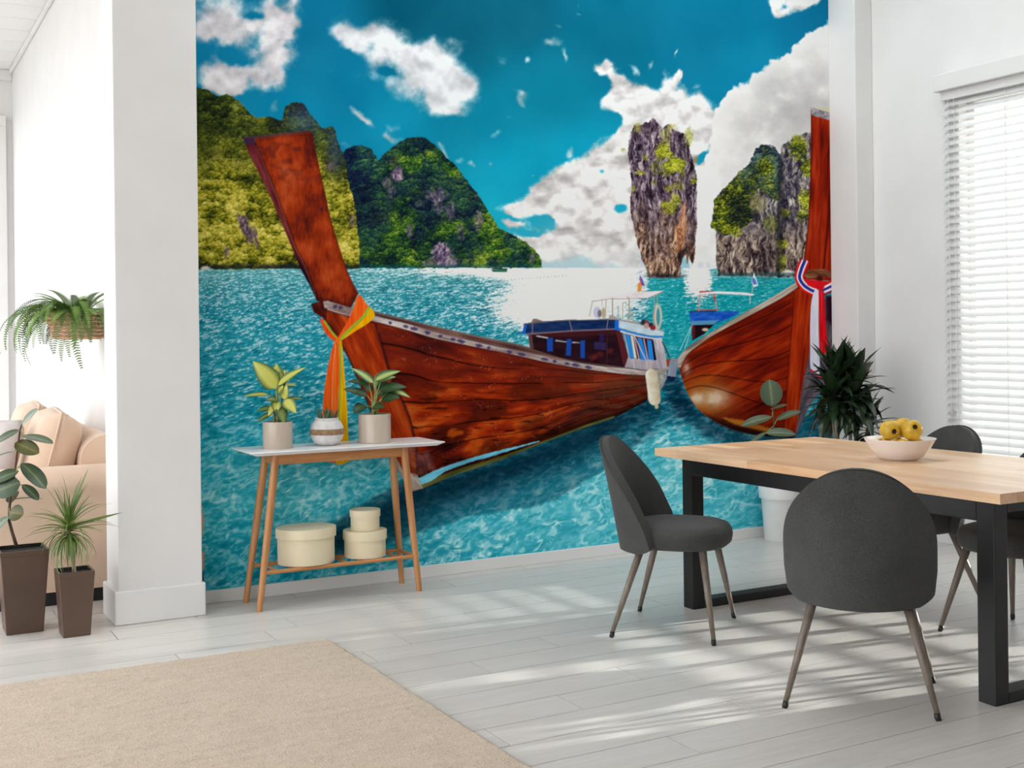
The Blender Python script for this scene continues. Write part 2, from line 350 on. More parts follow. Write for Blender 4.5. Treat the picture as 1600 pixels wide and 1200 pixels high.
def mural_paint(X, Y):
    p = Paint(X, Y); x, y = p.X, p.Y; A = (slice(None), slice(None))
    # ---- sky
    an = np.array([(300, 50, 16, 122, 163), (480, 40, 13, 108, 145), (640, 15, 9, 80, 104), (720, 50, 9, 84, 108), (820, 20, 10, 90, 116), (960, 60, 12, 105, 134),
                   (1100, 40, 12, 112, 146), (1270, 20, 12, 112, 152), (1180, 120, 13, 128, 166), (540, 130, 13, 120, 158), (480, 190, 17, 134, 172), (620, 190, 16, 140, 176),
                   (760, 180, 14, 130, 160), (860, 150, 14, 124, 152), (800, 260, 18, 158, 192), (900, 250, 18, 160, 195), (760, 330, 26, 172, 200), (1000, 300, 24, 168, 200), (700, 110, 10, 98, 125), (900, 420, 120, 190, 205)], float)
    W = 0; C = 0
    for r in an:
        w = 1 / (((x - r[0]) ** 2 + (y - r[1]) ** 2) / 900 + 1) ** 1.6; W = W + w; C = C + w[..., None] * r[2:]
    p.I[:] = C / W[..., None] + ((fbm(x / 60, y / 60, 3, 6) - .5) * 14)[..., None]
    # ---- clouds
    def clouds(bl, lo, hi, namp, col, ns=38., cap=1., seed=2):
        xs = [b[0] for b in bl]; ys = [b[1] for b in bl]; r = max(max(b[2], b[3]) for b in bl) * 1.8
        S = p.box(min(xs) - r, min(ys) - r, max(xs) + r, max(ys) + r)
        u = x[S]; v = y[S]; wu = u + (fbm(u / 30, v / 30, 4, 1) - .5) * 26; wv = v + (fbm(u / 30, v / 30, 4, 5) - .5) * 26
        D = 0
        for b in bl:
            cx, cy, rx, ry = b[:4]; ro = b[4] if len(b) > 4 else 0; st = b[5] if len(b) > 5 else 1
            c, s = np.cos(ro), np.sin(ro); a = ((wu - cx) * c + (wv - cy) * s) / rx; e = (-(wu - cx) * s + (wv - cy) * c) / ry
            D = D + st * np.exp(-(a * a + e * e) * 1.1)
        n = fbm(u / ns, v / ns, 5, seed, .58)
        t = D + (n - .5) * namp
        sh = fbm(u / 34, (v - 7) / 30, 4, seed + 1) - fbm(u / 34, (v + 7) / 30, 4, seed + 1)
        p.put(S, sstep(lo, hi, t) * cap, col(u, v, t, sh))
    g1 = lambda u, v, t, sh: np.clip((np.array([205, 201, 206]) + (np.clip(t, 0, 1.6)[..., None] - .9) * 16 + sh[..., None] * 120), 0, 232)
    g2 = lambda u, v, t, sh: np.clip((np.array([226, 222, 226]) + (np.clip(t, 0, 1.5)[..., None] - 1) * 18 + sh[..., None] * 120 - np.clip(600 - u, 0, 200)[..., None] * .12), 0, 240)
    g3 = lambda u, v, t, sh: np.clip((np.array([236, 232, 232]) + (np.clip(t, 0, 1.3)[..., None] - 1) * 14 + sh[..., None] * 190 - sstep(330, 400, v)[..., None] * 14 - 26 * sstep(.5, .72, fbm(u / 40, v / 16, 4, 6))[..., None]), 0, 248)
    clouds([(330, 15, 46, 36), (372, 48, 40, 40), (422, 20, 34, 46), (432, 72, 32, 40), (408, 112, 46, 26), (334, 112, 40, 28), (362, 130, 40, 16), (450, 44, 22, 30), (318, 52, 24, 16), (345, 138, 30, 12), (396, 24, 17, 9, 0, -1.0), (352, 80, 11, 13, 0, -.8), (330, 62, 13, 11, 0, -.6), (370, 98, 15, 8, 0, -.9), (440, 66, 8, 6, 0, -.4), (462, 2, 10, 10)], .34, 1.3, 1.3, g1, ns=24)
    clouds([(540, 54, 38, 22, .35), (590, 68, 56, 28, .3), (640, 86, 58, 34, .35), (692, 108, 50, 46, .5), (718, 142, 32, 36), (692, 168, 28, 20), (640, 140, 56, 22, .3, .75), (600, 112, 30, 12, .5, .25), (606, 112, 18, 7, .4, -.7)], .34, 1.2, 1.05, g2, ns=26, cap=.95)
    clouds([(427, 170, 13, 11), (560, 182, 16, 7, .7), (575, 193, 16, 5, .5), (615, 196, 14, 9), (608, 210, 10, 6), (625, 215, 18, 7), (545, 222, 22, 9, .4, .5), (690, 230, 10, 7, .8), (702, 248, 14, 6, .9), (724, 247, 10, 7), (742, 252, 6, 6)], .3, 1.5, 1.0, g2, ns=16, cap=.9)
    clouds([(815, 143, 15, 9), (816, 158, 6, 9), (893, 238, 9, 11), (830, 87, 10, 8), (866, 70, 15, 8, -.3), (885, 92, 4, 16, -.2), (873, 40, 9, 4, .6, .6), (908, 24, 7, 3, .5, .6), (908, 12, 2, 7, .2, .4), (785, 88, 14, 12, 0, .45), (790, 190, 14, 5, -.8, .6), (780, 205, 12, 4, -.4, .6), (1018, 98, 9, 6, -.8), (1058, 86, 7, 3, -.8), (992, 108, 6, 9, .6), (1092, 132, 9, 8, -.6), (1080, 148, 4, 8, .6), (768, 250, 6, 5), (829, 276, 6, 4, -.6, .7)], .3, 1.5, 1.0, g3, ns=13, cap=.92)
    clouds([(940, 104, 14, 10), (958, 115, 18, 16), (968, 132, 18, 16), (1050, 128, 17, 20), (1062, 112, 6, 10), (985, 150, 28, 16), (965, 165, 26, 20), (1010, 160, 46, 24), (1060, 168, 40, 24), (1090, 190, 40, 40), (1000, 200, 40, 40), (965, 230, 34, 26), (945, 250, 30, 26), (895, 268, 30, 16), (920, 285, 50, 36), (870, 300, 36, 22), (835, 312, 24, 14), (800, 324, 30, 11), (880, 330, 60, 32), (960, 300, 40, 40), (1000, 280, 50, 60), (950, 360, 60, 46), (880, 375, 60, 34), (830, 390, 50, 24), (795, 345, 26, 8, 0, .7), (1100, 270, 50, 70), (1100, 350, 50, 70), (1000, 390, 100, 40), (944, 264, 13, 9, 0, -1.3), (965, 325, 14, 13, 0, -1.7), (850, 350, 20, 9, .3, -1.4), (836, 366, 20, 5, 0, -1), (800, 338, 14, 4, 0, -.6), (968, 190, 12, 10, 0, -.8), (952, 200, 12, 14, 0, -.9), (1098, 243, 9, 7, -.5, -1.6), (900, 300, 8, 5, 0, -.3)], .4, 1.0, 1.15, g3, ns=24)
    # towering cumulus on the right
    edge = spl([(1112, 205), (1118, 176), (1126, 160), (1140, 143), (1160, 131), (1178, 116), (1196, 106), (1210, 92), (1228, 86), (1243, 72), (1256, 58), (1272, 46), (1290, 44), (1330, 36), (1330, 440), (1085, 440), (1090, 300), (1106, 240)], 4, True)
    def cum(u, v, d):
        n = fbm(u / 44, v / 36, 5, 3, .55); c = np.exp(-(((u - 1245) / 75) ** 2 + ((v - 150) / 55) ** 2)) + .75 * np.exp(-(((u - 1190) / 70) ** 2 + ((v - 205) / 40) ** 2))
        l = 243 - 46 * np.clip(c, 0, 1) * sstep(.2, .7, n + .15) - 16 * sstep(.45, .8, n) * sstep(0, 30, -d)
        return np.stack([l, l * .988, l * .985], -1)
    S = p.box(1080, 30, 1330, 440); d = sdpoly(edge, x[S], y[S]); w = worley(x[S] / 15, y[S] / 15)[0]
    d = d + (w - .45) * 9 + (fbm(x[S] / 8, y[S] / 8, 3, 1) - .5) * 7
    p.put(S, sstep(2.5, -2.5, d), cum(x[S], y[S], d))
    clouds([(1240, -8, 40, 20), (1215, 5, 12, 12), (1228, 18, 18, 8, -.2), (1268, -5, 20, 14)], .4, .95, .7, g3, ns=16)
    # haze at horizon
    p.put(A, sstep(370, 418, y) * sstep(690, 760, x) * .55, (226, 228, 230))
    p.put(A, sstep(409, 411, y) * (1 - sstep(417, 419, y)) * sstep(800, 850, x) * .3 * (fbm(x / 12, y * 0, 2, 2) > .45), (185, 200, 215))
    # ---- water
    yh = 419.0
    t = np.clip(y - yh, .3, None); u = (x - 860) / (t + 26) ** .72; v = np.log(t + 16)
    sc = (.95 + t / 190); vv = 190 * np.log(sc); yr = vv + (x - 800) * .11; nr = sstep(470, 640, y)
    fa = fbm((x + 3 * vn(x / 9, yr / 3, 4)) / 4.6, yr / 1.0, 3, 1, .64); fb = fbm((x + 5 * vn(x / 11, yr / 4, 4)) / 8.0, yr / 1.3, 3, 2, .62)
    fine = fa * (1 - nr) + fb * nr
    mid = fbm(x / 13, yr / 2.2, 3, 3, .6) * (1 - nr) + fbm(x / 20, yr / 3.0, 3, 3, .6) * nr
    warp = fbm(x / 30, y / 22, 3, 2) * 20
    rid = 1 - np.abs(2 * fbm((x + warp) / 34, (yr + warp * .4) / 7.0, 3, 5, .6) - 1)
    rid2 = 1 - np.abs(2 * fbm((x - warp) / 20, (yr + warp * .4) / 4.5, 3, 0, .6) - 1)
    low = sstep(600, 720, y)
    base = ramp((y - 419) / 480, [(0, (104, 186, 192)), (.05, (70, 166, 178)), (.14, (44, 156, 174)), (.4, (38, 156, 176)), (.6, (34, 166, 186)), (.8, (40, 176, 196)), (.93, (28, 160, 182)), (1.1, (18, 144, 168))])
    k = (fine - .5) * 3.2 + (mid - .5) * 1.8
    wv = base + (np.clip(k, -1, 0) * (1 - .5 * low))[..., None] * np.array([20, 44, 42]) * 1.2
    hi = sstep(.2, .7, k + .1)
    wv = wv * (1 - (hi * .8 * (1 - .55 * low))[..., None]) + np.array([196, 222, 230]) * (hi * .8 * (1 - .55 * low))[..., None]
    cau = (sstep(.78, .98, rid) * sstep(.35, .6, fbm(x / 14, y / 7, 2, 3)) * .75 + sstep(.84, 1., rid2) * sstep(.35, .55, fbm(x / 18, y / 9, 2, 5)) * .6) * low
    bright = np.exp(-(((x - 930) / 260) ** 2 + ((y - 850) / 110) ** 2)) + .75 * np.exp(-(((x - 470) / 110) ** 2 + ((y - 760) / 70) ** 2)) + 1.2 * np.exp(-(((x - 1060) / 130) ** 2 + ((y - 740) / 90) ** 2)) + .35
    wv = wv - ((1 - rid) * low * 16)[..., None] * np.array([.5, 1, 1])
    wv = wv + (cau * np.clip(bright + .15, 0, 1.5) * .95)[..., None] * (np.array([190, 232, 236]) - wv)
    wv = wv + (np.clip(bright - .35, 0, 1) * low * .62 * (.6 + .9 * (mid - .3)))[..., None] * (np.array([116, 210, 222]) - wv)
    p.put(A, sstep(yh - .8, yh + .8, y + sstep(1100, 1125, x) * 0), wv)
    # sun glare on the far water
    g = np.exp(-(((x - 905) / 120) ** 2 + ((y - 440) / 62) ** 2) * 1.1) * 1.6 + np.exp(-(((x - 845) / 110) ** 2 + ((y - 490) / 32) ** 2)) * .8 + np.exp(-(((x - 790) / 150) ** 2 + ((y - 421) / 12) ** 2)) * 1.0 + np.exp(-(((x - 1092) / 24) ** 2 + ((y - 436) / 34) ** 2)) * 1.3 + .22 * np.exp(-(((x - 600) / 260) ** 2 + ((y - 424) / 12) ** 2))
    g = g * (1 - sstep(1008, 1020, x) * (1 - sstep(1062, 1072, x)) * sstep(432, 436, y) * .9) * (1 - sstep(1108, 1124, x) * .9)
    gl = sstep(.28, .95, g + (fine - .5) * .95 + (mid - .5) * .4)
    p.put(A, gl * (y > yh - .5), (250, 252, 253))
    tl = sstep(1010, 1016, x) * sstep(428, 440, y) * (1 - sstep(520, 640, y))
    p.put(A, tl * (1 - gl) * .75, np.array([18, 158, 168]) + ((fine - .5) * 60)[..., None])
    p.put(A, tl * sstep(.72, .85, fine + g * .2) * .6, (226, 242, 244))
    # ---- middle hills
    dk = [(0, (12, 22, 34)), (.3, (22, 44, 40)), (.5, (38, 74, 36)), (.7, (72, 112, 34)), (.9, (128, 150, 46)), (1.1, (165, 176, 80))]
    bl = [(0, (14, 18, 46)), (.35, (22, 40, 60)), (.6, (34, 70, 62)), (.85, (62, 104, 66)), (1.1, (110, 136, 92))]
    yl = [(0, (20, 22, 16)), (.25, (48, 52, 16)), (.42, (86, 90, 22)), (.6, (132, 130, 34)), (.8, (184, 172, 58)), (1.1, (226, 210, 116))]
    ol = [(0, (18, 24, 20)), (.3, (36, 48, 24)), (.5, (62, 74, 26)), (.75, (100, 108, 38)), (1.1, (150, 150, 80))]
    H3 = np.vstack([spl([(530, 260), (537, 240), (545, 231), (560, 227), (575, 229), (584, 239), (592, 258), (600, 300)], 4), [(600, 418.5), (530, 418.5)]])
    p.poly(H3, lambda u, v, d: foliage(u, v, bl, 9, 4, -.02, 3), rough=2.2)
    H2 = np.vstack([spl([(586, 262), (592, 250), (600, 240), (617, 227), (635, 217), (655, 213), (670, 219), (685, 232), (700, 248), (715, 262), (732, 285), (750, 308), (765, 333), (782, 357), (802, 367), (820, 377), (837, 392), (845, 406), (847, 418)], 4), [(847, 418.5), (540, 418.5), (540, 300), (572, 290)]])
    def h2(u, v, d):
        c = foliage(u, v, dk, 9.5, 3.8, .04 - .10 * sstep(660, 580, u) + .16 * sstep(640, 760, u + (v - 300) * .3) * sstep(-40, -4, d), 2)
        b = foliage(u, v, bl, 9.5, 3.8, -.05, 4); m = sstep(.44, .62, fbm(u / 34, v / 40, 3, 1) + .25 * sstep(620, 570, u))
        return c * (1 - m[..., None] * .75) + b * m[..., None] * .75
    p.poly(H2, h2, rough=2.0)
    pr = [(0, (46, 34, 62)), (.35, (96, 78, 112)), (.6, (140, 118, 140)), (.85, (190, 168, 174)), (1.1, (215, 200, 200))]
    for (cx, cy, rx, ry, al) in ((620, 273, 9, 11, .95), (605, 285, 8, 8, .5), (683, 305, 15, 10, .55), (704, 328, 7, 14, .5), (690, 396, 16, 16, .95), (748, 345, 7, 14, .6), (640, 360, 5, 10, .5), (670, 412, 10, 5, .6), (612, 300, 6, 9, .4), (720, 362, 6, 12, .45), (684, 322, 8, 12, .45), (698, 410, 18, 7, .8), (655, 318, 7, 6, .35), (832, 405, 5, 9, .5)):
        p.blob(cx, cy, rx, ry, lambda u, v, a, b: rock(u, v, pr, 3.5, 6, 3, .08), .35, alpha=al, rough=.5)
    p.put(A, sstep(410, 418, y) * (1 - sstep(418, 419, y)) * (x > 560) * (x < 846) * .5, (18, 84, 92))
    # ---- left hill
    H1 = np.vstack([spl([(290, 132), (314, 138), (326, 140), (338, 150), (357, 148), (375, 160), (397, 181), (420, 182), (440, 188), (443, 174), (450, 164), (462, 160), (475, 162), (483, 176), (495, 190), (506, 200), (516, 196), (523, 200), (527, 216), (532, 232), (538, 246), (545, 285), (555, 325), (560, 370), (562, 404), (560, 419)], 4), [(560, 419), (290, 421)]])
    def h1(u, v, d):
        lo = sstep(170, 300, v + (u - 400) * -.12 + (fbm(u / 40, v / 40, 3, 2) - .5) * 120)
        a = foliage(u, v, ol, 11, 4.5, -.06, 2); b = foliage(u, v, yl, 14, 5.5, .06 + .12 * sstep(250, 340, v) - .20 * sstep(398, 418, v), 3); c = foliage(u, v, bl, 8, 4, .1, 5)
        kb = np.exp(-(((u - 478) / 32) ** 2 + ((v - 185) / 26) ** 2)) + .8 * np.exp(-(((u - 525) / 14) ** 2 + ((v - 230) / 40) ** 2))
        o = a * (1 - lo[..., None]) + b * lo[..., None]; kb = np.clip(kb, 0, .85)[..., None]
        return o * (1 - kb) + (c * .75 + np.array([26, 22, 40])) * kb
    p.poly(H1, h1, rough=2.5)
    pk = [(0, (40, 28, 52)), (.4, (78, 58, 88)), (.7, (120, 98, 124)), (1.1, (180, 160, 170))]
    for (cx, cy, rx, ry, ro, al) in ((383, 352, 8, 18, -.4, .85), (393, 368, 8, 12, .4, .7), (354, 395, 4, 10, 0, .6), (400, 376, 4, 12, -.3, .6), (550, 345, 4, 12, 0, .5), (517, 260, 7, 9, .5, .5)):
        p.blob(cx, cy, rx, ry, lambda u, v, a, b: rock(u, v, pk, 3, 6, 2, .05), .35, ro, al, .5)
    S = p.box(310, 404, 565, 422); dd = sstep(409, 417, y[S]) * (1 - sstep(419, 420.5, y[S])) * sstep(.35, .6, fbm(x[S] / 14, y[S] / 5, 3, 2) + .25 * sstep(410, 418, y[S])) * (x[S] < 561)
    p.put(S, dd * .8, (24, 30, 40))
    p.blob(321, 419, 7, 3, (212, 205, 190), .4, rough=.5)
    # ---- far rock on the right
    rp = [(0, (26, 22, 36)), (.3, (62, 56, 72)), (.5, (100, 94, 104)), (.7, (150, 140, 140)), (.9, (196, 186, 178)), (1.1, (225, 215, 205))]
    rb = [(0, (30, 22, 26)), (.3, (70, 56, 58)), (.5, (120, 102, 96)), (.7, (172, 152, 136)), (.9, (214, 196, 178)), (1.1, (232, 218, 200))]
    RR = np.vstack([spl([(1119, 400), (1118, 361), (1113, 350), (1115, 329), (1119, 310), (1131, 295), (1145, 281), (1157, 269), (1172, 256), (1182, 234), (1196, 226), (1210, 230), (1219, 243), (1222, 228), (1235, 219), (1249, 211), (1264, 207), (1285, 214)], 4), [(1330, 214), (1330, 436), (1240, 433), (1122, 431), (1120, 415)]])
    def rr(u, v, d):
        a = rock(u, v, rp, 4.2, 13, 1, .02); b = rock(u, v, rb, 4.2, 13, 2, .02); m = sstep(330, 390, v)[..., None]
        return a * (1 - m) + b * m
    p.poly(RR, rr, rough=2)
    gr = [(0, (20, 26, 34)), (.3, (44, 56, 30)), (.5, (92, 104, 26)), (.7, (150, 158, 36)), (.9, (200, 196, 60)), (1.1, (225, 220, 110))]
    gb = [(0, (24, 34, 50)), (.4, (52, 76, 84)), (.7, (96, 120, 110)), (1.1, (150, 165, 140))]
    FL = spl([(1112, 352), (1115, 329), (1119, 310), (1131, 295), (1145, 281), (1157, 269), (1172, 256), (1182, 234), (1196, 226), (1212, 232), (1220, 250), (1220, 280), (1216, 312), (1196, 302), (1184, 296), (1180, 330), (1170, 352), (1150, 362), (1140, 366), (1128, 366), (1118, 360)], 3, True)
    def fl(u, v, d):
        a = foliage(u, v, gr, 10, 4, .0, 2); b = foliage(u, v, gb, 9, 4, .05, 3)
        m = sstep(-24, -4, d + (fbm(u / 16, v / 16, 2, 1) - .5) * 24) * sstep(320, 250, v + (u - 1180) * -.5)
        return a * (1 - m[..., None]) + b * m[..., None]
    p.poly(FL, fl, rough=5, rs=9)
    for (cx, cy, rx, ry, al) in ((1247, 232, 14, 16, .95), (1262, 262, 10, 14, .9), (1258, 312, 12, 14, .95), (1255, 335, 9, 10, .8), (1222, 380, 10, 9, .9), (1222, 410, 8, 14, .8), (1225, 332, 8, 7, .8), (1150, 362, 8, 8, .7), (1285, 345, 10, 14, .9), (1290, 402, 8, 14, .9), (1205, 350, 12, 14, .5)):
        p.blob(cx, cy, rx, ry, lambda u, v, a, b: foliage(u, v, gr, 8, 3.6, .1, 4), .35, alpha=al, rough=.6)
    p.blob(1183, 318, 12, 16, lambda u, v, a, b: rock(u, v, [(0, (90, 84, 60)), (.5, (150, 142, 100)), (1, (200, 190, 140))], 4, 8, 2), .4, alpha=.8, rough=.4)
    p.poly([(1216, 250), (1224, 240), (1228, 330), (1220, 425), (1212, 428), (1214, 330)], (20, 20, 30), 6, 3, 8, alpha=.6)
    p.blob(1200, 400, 12, 30, (30, 24, 34), .8, alpha=.45, rough=.3)
    p.blob(1232, 426, 10, 4, (235, 228, 220), .4, rough=.5)
    p.put(A, sstep(424, 428, y) * (1 - sstep(430, 432, y)) * (x > 1121) * (x < 1245) * .6, (30, 70, 76))
    # ---- standing rock
    IS = np.array([(982, 223), (986, 206), (992, 195), (1000, 196), (1008, 191), (1014, 193), (1020, 183), (1026, 190), (1036, 200), (1040, 196), (1046, 193), (1053, 203), (1062, 206), (1069, 210), (1076, 220), (1079, 240), (1085, 257), (1088, 276), (1089, 305), (1088, 329), (1089, 353), (1086, 382), (1086, 404), (1082, 413), (1078, 405), (1074, 411), (1071, 397), (1066, 404), (1064, 414), (1063, 434), (1012, 434), (1010, 421), (1003, 406), (997, 385), (990, 353), (985, 329), (984, 310), (988, 295), (985, 269), (982, 245)], float)
    ip = [(0, (30, 22, 34)), (.28, (66, 52, 66)), (.48, (106, 88, 104)), (.66, (146, 128, 140)), (.84, (190, 176, 178)), (1.1, (232, 224, 216))]
    ib = [(0, (34, 22, 22)), (.28, (76, 54, 46)), (.48, (128, 96, 80)), (.66, (178, 140, 112)), (.84, (218, 190, 160)), (1.1, (240, 224, 206))]
    def isl(u, v, d):
        a = rock(u, v, ip, 3.4, 15, 1, -.02); b = rock(u, v, ib, 3.2, 17, 3, .02)
        m = np.clip(sstep(300, 400, v + (fbm(u / 18, v / 30, 3, 1) - .5) * 90) * .9, 0, 1)[..., None]
        o = a * (1 - m) + b * m
        return o * (1 - .3 * sstep(1050, 1090, u)[..., None] * (sstep(330, 250, v))[..., None])
    p.poly(IS, isl, rough=1.6, rs=4)
    p.poly([(1066, 320), (1072, 312), (1072, 360), (1066, 395), (1056, 392), (1054, 360), (1062, 345)], lambda u, v, d: rock(u, v, [(0, (110, 62, 40)), (.5, (206, 140, 100)), (1, (236, 190, 150))], 3, 18, 2, .1), 4, 2, alpha=.85)
    p.poly([(1062, 392), (1072, 388), (1070, 398), (1066, 406), (1058, 404)], (34, 24, 26), 3, 1.5, alpha=.8)
    p.put(A, np.exp(-(((x - 1038) / 26) ** 2 + ((y - 431) / 4) ** 2)) * .9 * (y < 435), (30, 26, 34))
    ig = [(0, (40, 48, 24)), (.4, (104, 112, 28)), (.7, (170, 174, 44)), (1.1, (214, 210, 90))]
    for (cx, cy, rx, ry, al) in ((1036, 236, 13, 12, .95), (1052, 258, 15, 12, 1), (1042, 262, 10, 12, .6), (1048, 322, 13, 8, .85), (1056, 312, 8, 10, .7), (1060, 290, 9, 8, .55), (1084, 282, 5, 5, .8), (1044, 294, 6, 5, .6), (1022, 285, 6, 4, .5), (1000, 270, 9, 3, .7), (1076, 212, 6, 14, .55), (1049, 198, 6, 5, .55), (1026, 262, 8, 14, .45), (1008, 247, 4, 4, .6), (996, 199, 5, 7, .5), (990, 296, 3, 6, .6), (974, 234, 4, 3, .5), (1046, 330, 10, 5, .7), (1066, 270, 5, 10, .5), (1040, 210, 8, 10, .35), (1088, 250, 4, 5, .35)):
        p.blob(cx, cy, rx, ry, lambda u, v, a, b: foliage(u, v, ig, 7, 3.2, .12, 3), .35, alpha=al, rough=.6)
    # ---- tiny boat and float line
    p.poly([(767, 420), (770, 421), (793, 420), (792, 425), (770, 425)], (40, 110, 84)); p.line([(770, 420), (792, 420)], 1.5, (30, 40, 40)); p.line([(774, 418), (778, 418), (784, 419)], 1.5, (60, 60, 60))
    for i in range(26): p.blob(742 + i * 5.7, 441 - i * .42, .8, .6, (70, 90, 100), .5, alpha=.6)
    # ---- shadow of the boats on the water
    def shade(poly, soft, k, al=.85, rough=6):
        P = np.array(poly, float); S = p.box(P[:, 0].min(), P[:, 1].min(), P[:, 0].max(), P[:, 1].max(), soft * 1.5)
        d = sdpoly(P, x[S], y[S]) + (fbm(x[S] / 14, y[S] / 6, 3, 4) - .5) * rough
        p.mul(S, sstep(soft * .5, -soft * .5, d) * al, k)
    shade([(430, 872), (500, 830), (546, 800), (600, 768), (640, 743), (670, 755), (800, 705), (980, 636), (1022, 620), (1040, 640), (1000, 690), (962, 722), (915, 752), (872, 779), (830, 792), (740, 806), (660, 830), (600, 850), (540, 872), (470, 884)], 6, (.52, .64, .68), .9, 5)
    shade([(470, 862), (548, 806), (640, 752), (800, 712), (980, 645), (960, 690), (880, 735), (800, 765), (700, 800), (620, 835), (540, 860)], 40, (.48, .58, .64), .9, 10)
    shade([(640, 742), (670, 755), (800, 712), (980, 640), (1020, 625), (990, 662), (900, 702), (760, 760), (660, 790), (600, 800)], 26, (.45, .58, .64), .85, 16)
    shade([(1042, 575), (1062, 580), (1078, 625), (1110, 655), (1200, 690), (1190, 700), (1110, 690), (1060, 650), (1030, 610)], 18, (.35, .42, .5), .9, 16)
    shade([(1190, 668), (1300, 640), (1300, 700), (1190, 700)], 14, (.28, .5, .58), .85, 10)
    shade([(990, 640), (1060, 610), (1080, 640), (1050, 665), (1000, 690)], 24, (.5, .6, .66), .7, 40)
    # ---- left long boat hull
    top = spl([(500, 471), (541, 483), (587, 496), (640, 507), (680, 519), (742, 534), (805, 547), (867, 560), (930, 572), (980, 577), (1012, 580), (1042, 576)], 4)
    bot = spl([(640, 768), (661, 763), (712, 741), (780, 719), (847, 692), (915, 667), (960, 652), (985, 640), (1012, 625), (1032, 610), (1042, 590)], 4)
    stem = [(643, 768), (629, 746), (618, 728), (606, 706), (590, 668), (575, 630), (558, 589), (547, 563), (527, 526), (507, 498), (494, 490)]
    hull = np.vstack([top, bot[::-1], stem])
    S = p.box(480, 460, 1050, 775); u = x[S]; v = y[S]; d = sdpoly(hull, u, v)
    yt = np.interp(u, top[:, 0], top[:, 1]); yb = np.interp(u, bot[:, 0], bot[:, 1]); yb = np.where(u < 640, 768 + (640 - u) * .3, yb)
    q = (v - yt) / np.maximum(yb - yt, 8)
    wp = [(0, (36, 12, 14)), (.22, (74, 20, 14)), (.42, (110, 28, 13)), (.62, (138, 38, 14)), (.82, (170, 58, 16)), (1.05, (196, 96, 36))]
    rows = q * 6.6 + .25 * np.sin(u / 70) + (fbm(u / 90, q * 3, 2, 2) - .5) * .7
    fr = rows - np.floor(rows); rid_ = vn(u / 80 + np.floor(rows) * 5.3, np.floor(rows) * 7.0, 3)
    t = fbm(u / 42, rows * 3.2, 4, 1, .62) * .8 + fbm(u / 70, q * 7, 3, 4) * .5 - .13 + (rid_ - .5) * .26
    t = (t - .5) * 1.35 + .46 + .16 * np.exp(-((q - .55) / .22) ** 2) * sstep(960, 700, u) - .2 * sstep(860, 1010, u) - .18 * sstep(.2, .05, q)
    seam = (1 - sstep(.0, .06, np.minimum(fr, 1 - fr))) * sstep(.25, .5, fbm(u / 60, rows * .6, 3, 5) + .08)
    rot_ = sstep(.66, .78, fbm(u / 24, v / 5, 4, 6)) * sstep(.25, .6, q) * sstep(960, 800, u)
    c = ramp(t, wp)
    upm = (sstep(.42, .12, q) * .6 * (.6 + .8 * (fbm(u / 50, q * 6, 3, 5) - .3)))[..., None]; c = c * (1 - upm) + np.array([88, 28, 24]) * upm
    dkp = (sstep(.5, .68, fbm(u / 55, rows * 1.1, 4, 0)) * .6 * sstep(.1, .4, q))[..., None]; c = c * (1 - dkp) + np.array([64, 20, 12]) * dkp
    orp = (sstep(.55, .72, fbm(u / 34, rows * 1.6, 3, 7)) * .7 * sstep(.3, .55, q) * sstep(940, 760, u))[..., None]; c = c * (1 - orp) + np.array([196, 84, 20]) * orp
    gry = (sstep(820, 980, u) * .55 * sstep(.35, .8, fbm(u / 30, v / 5, 3, 3) + .15))[..., None]
    c = c * (1 - gry) + np.array([98, 62, 42]) * gry
    c = c * (1 - .72 * seam[..., None]) * (1 - .6 * rot_[..., None])
    c = c + (sstep(.78, .86, vn(u / 1.8, v / 1.4, 4) * .6 + fbm(u / 20, v / 14, 2, 1) * .4))[..., None] * 40
    c = c * (1 - .55 * sstep(.84, .99, q + .05 * fbm(u / 20, v / 20, 2, 2))[..., None])
    c = np.where((u > 1012)[..., None], np.array([150, 152, 150]) + ((fbm(u / 6, v / 5, 3, 2) - .5) * 90)[..., None], c)
    p.put(S, np.clip(.5 - d / 1.2, 0, 1), c)
    # stem board
    sb = np.vstack([spl([(507, 480), (541, 494), (587, 508), (594, 530), (601, 555), (615, 600), (632, 634), (643, 665), (652, 713), (650, 746)], 3), [(661, 763), (643, 768)], stem[1:]])
    p.poly(sb, lambda a, b, d: wood(a, b, [(0, (70, 20, 14)), (.3, (116, 34, 16)), (.55, (150, 44, 16)), (.8, (176, 62, 20)), (1.1, (192, 90, 40))], 1.15, 50, 5, 2, .02 - .0))
    p.line(spl([(587, 508), (594, 530), (601, 555), (615, 600), (632, 634), (643, 665), (652, 713), (650, 746)], 4), 4, (38, 14, 22), .75, 3)
    p.line(spl([(507, 498), (527, 526), (547, 563), (558, 589), (575, 630), (590, 668), (606, 706), (618, 728)], 4), 3.5, (52, 26, 26), .8, 2)
    p.poly([(604, 702), (614, 706), (630, 735), (652, 742), (661, 763), (643, 768), (629, 746)], lambda a, b, d: wood(a, b, [(0, (80, 66, 58)), (.5, (150, 134, 120)), (1, (200, 190, 178))], .9, 20, 4, 3, .05), 1.5, 1)
    p.poly([(622, 690), (650, 700), (652, 742), (636, 738), (628, 716)], lambda a, b, d: wood(a, b, [(0, (70, 22, 20)), (.5, (140, 60, 40)), (1, (180, 140, 130))], .4, 20, 4, 3), 8, 4, alpha=.55)
    p.poly([(650, 712), (672, 706), (678, 735), (662, 742), (652, 742)], lambda a, b, d: wood(a, b, [(0, (60, 30, 34)), (.5, (120, 84, 88)), (1, (170, 140, 140))], 1.2, 20, 5, 3), 8, 5, alpha=.6)
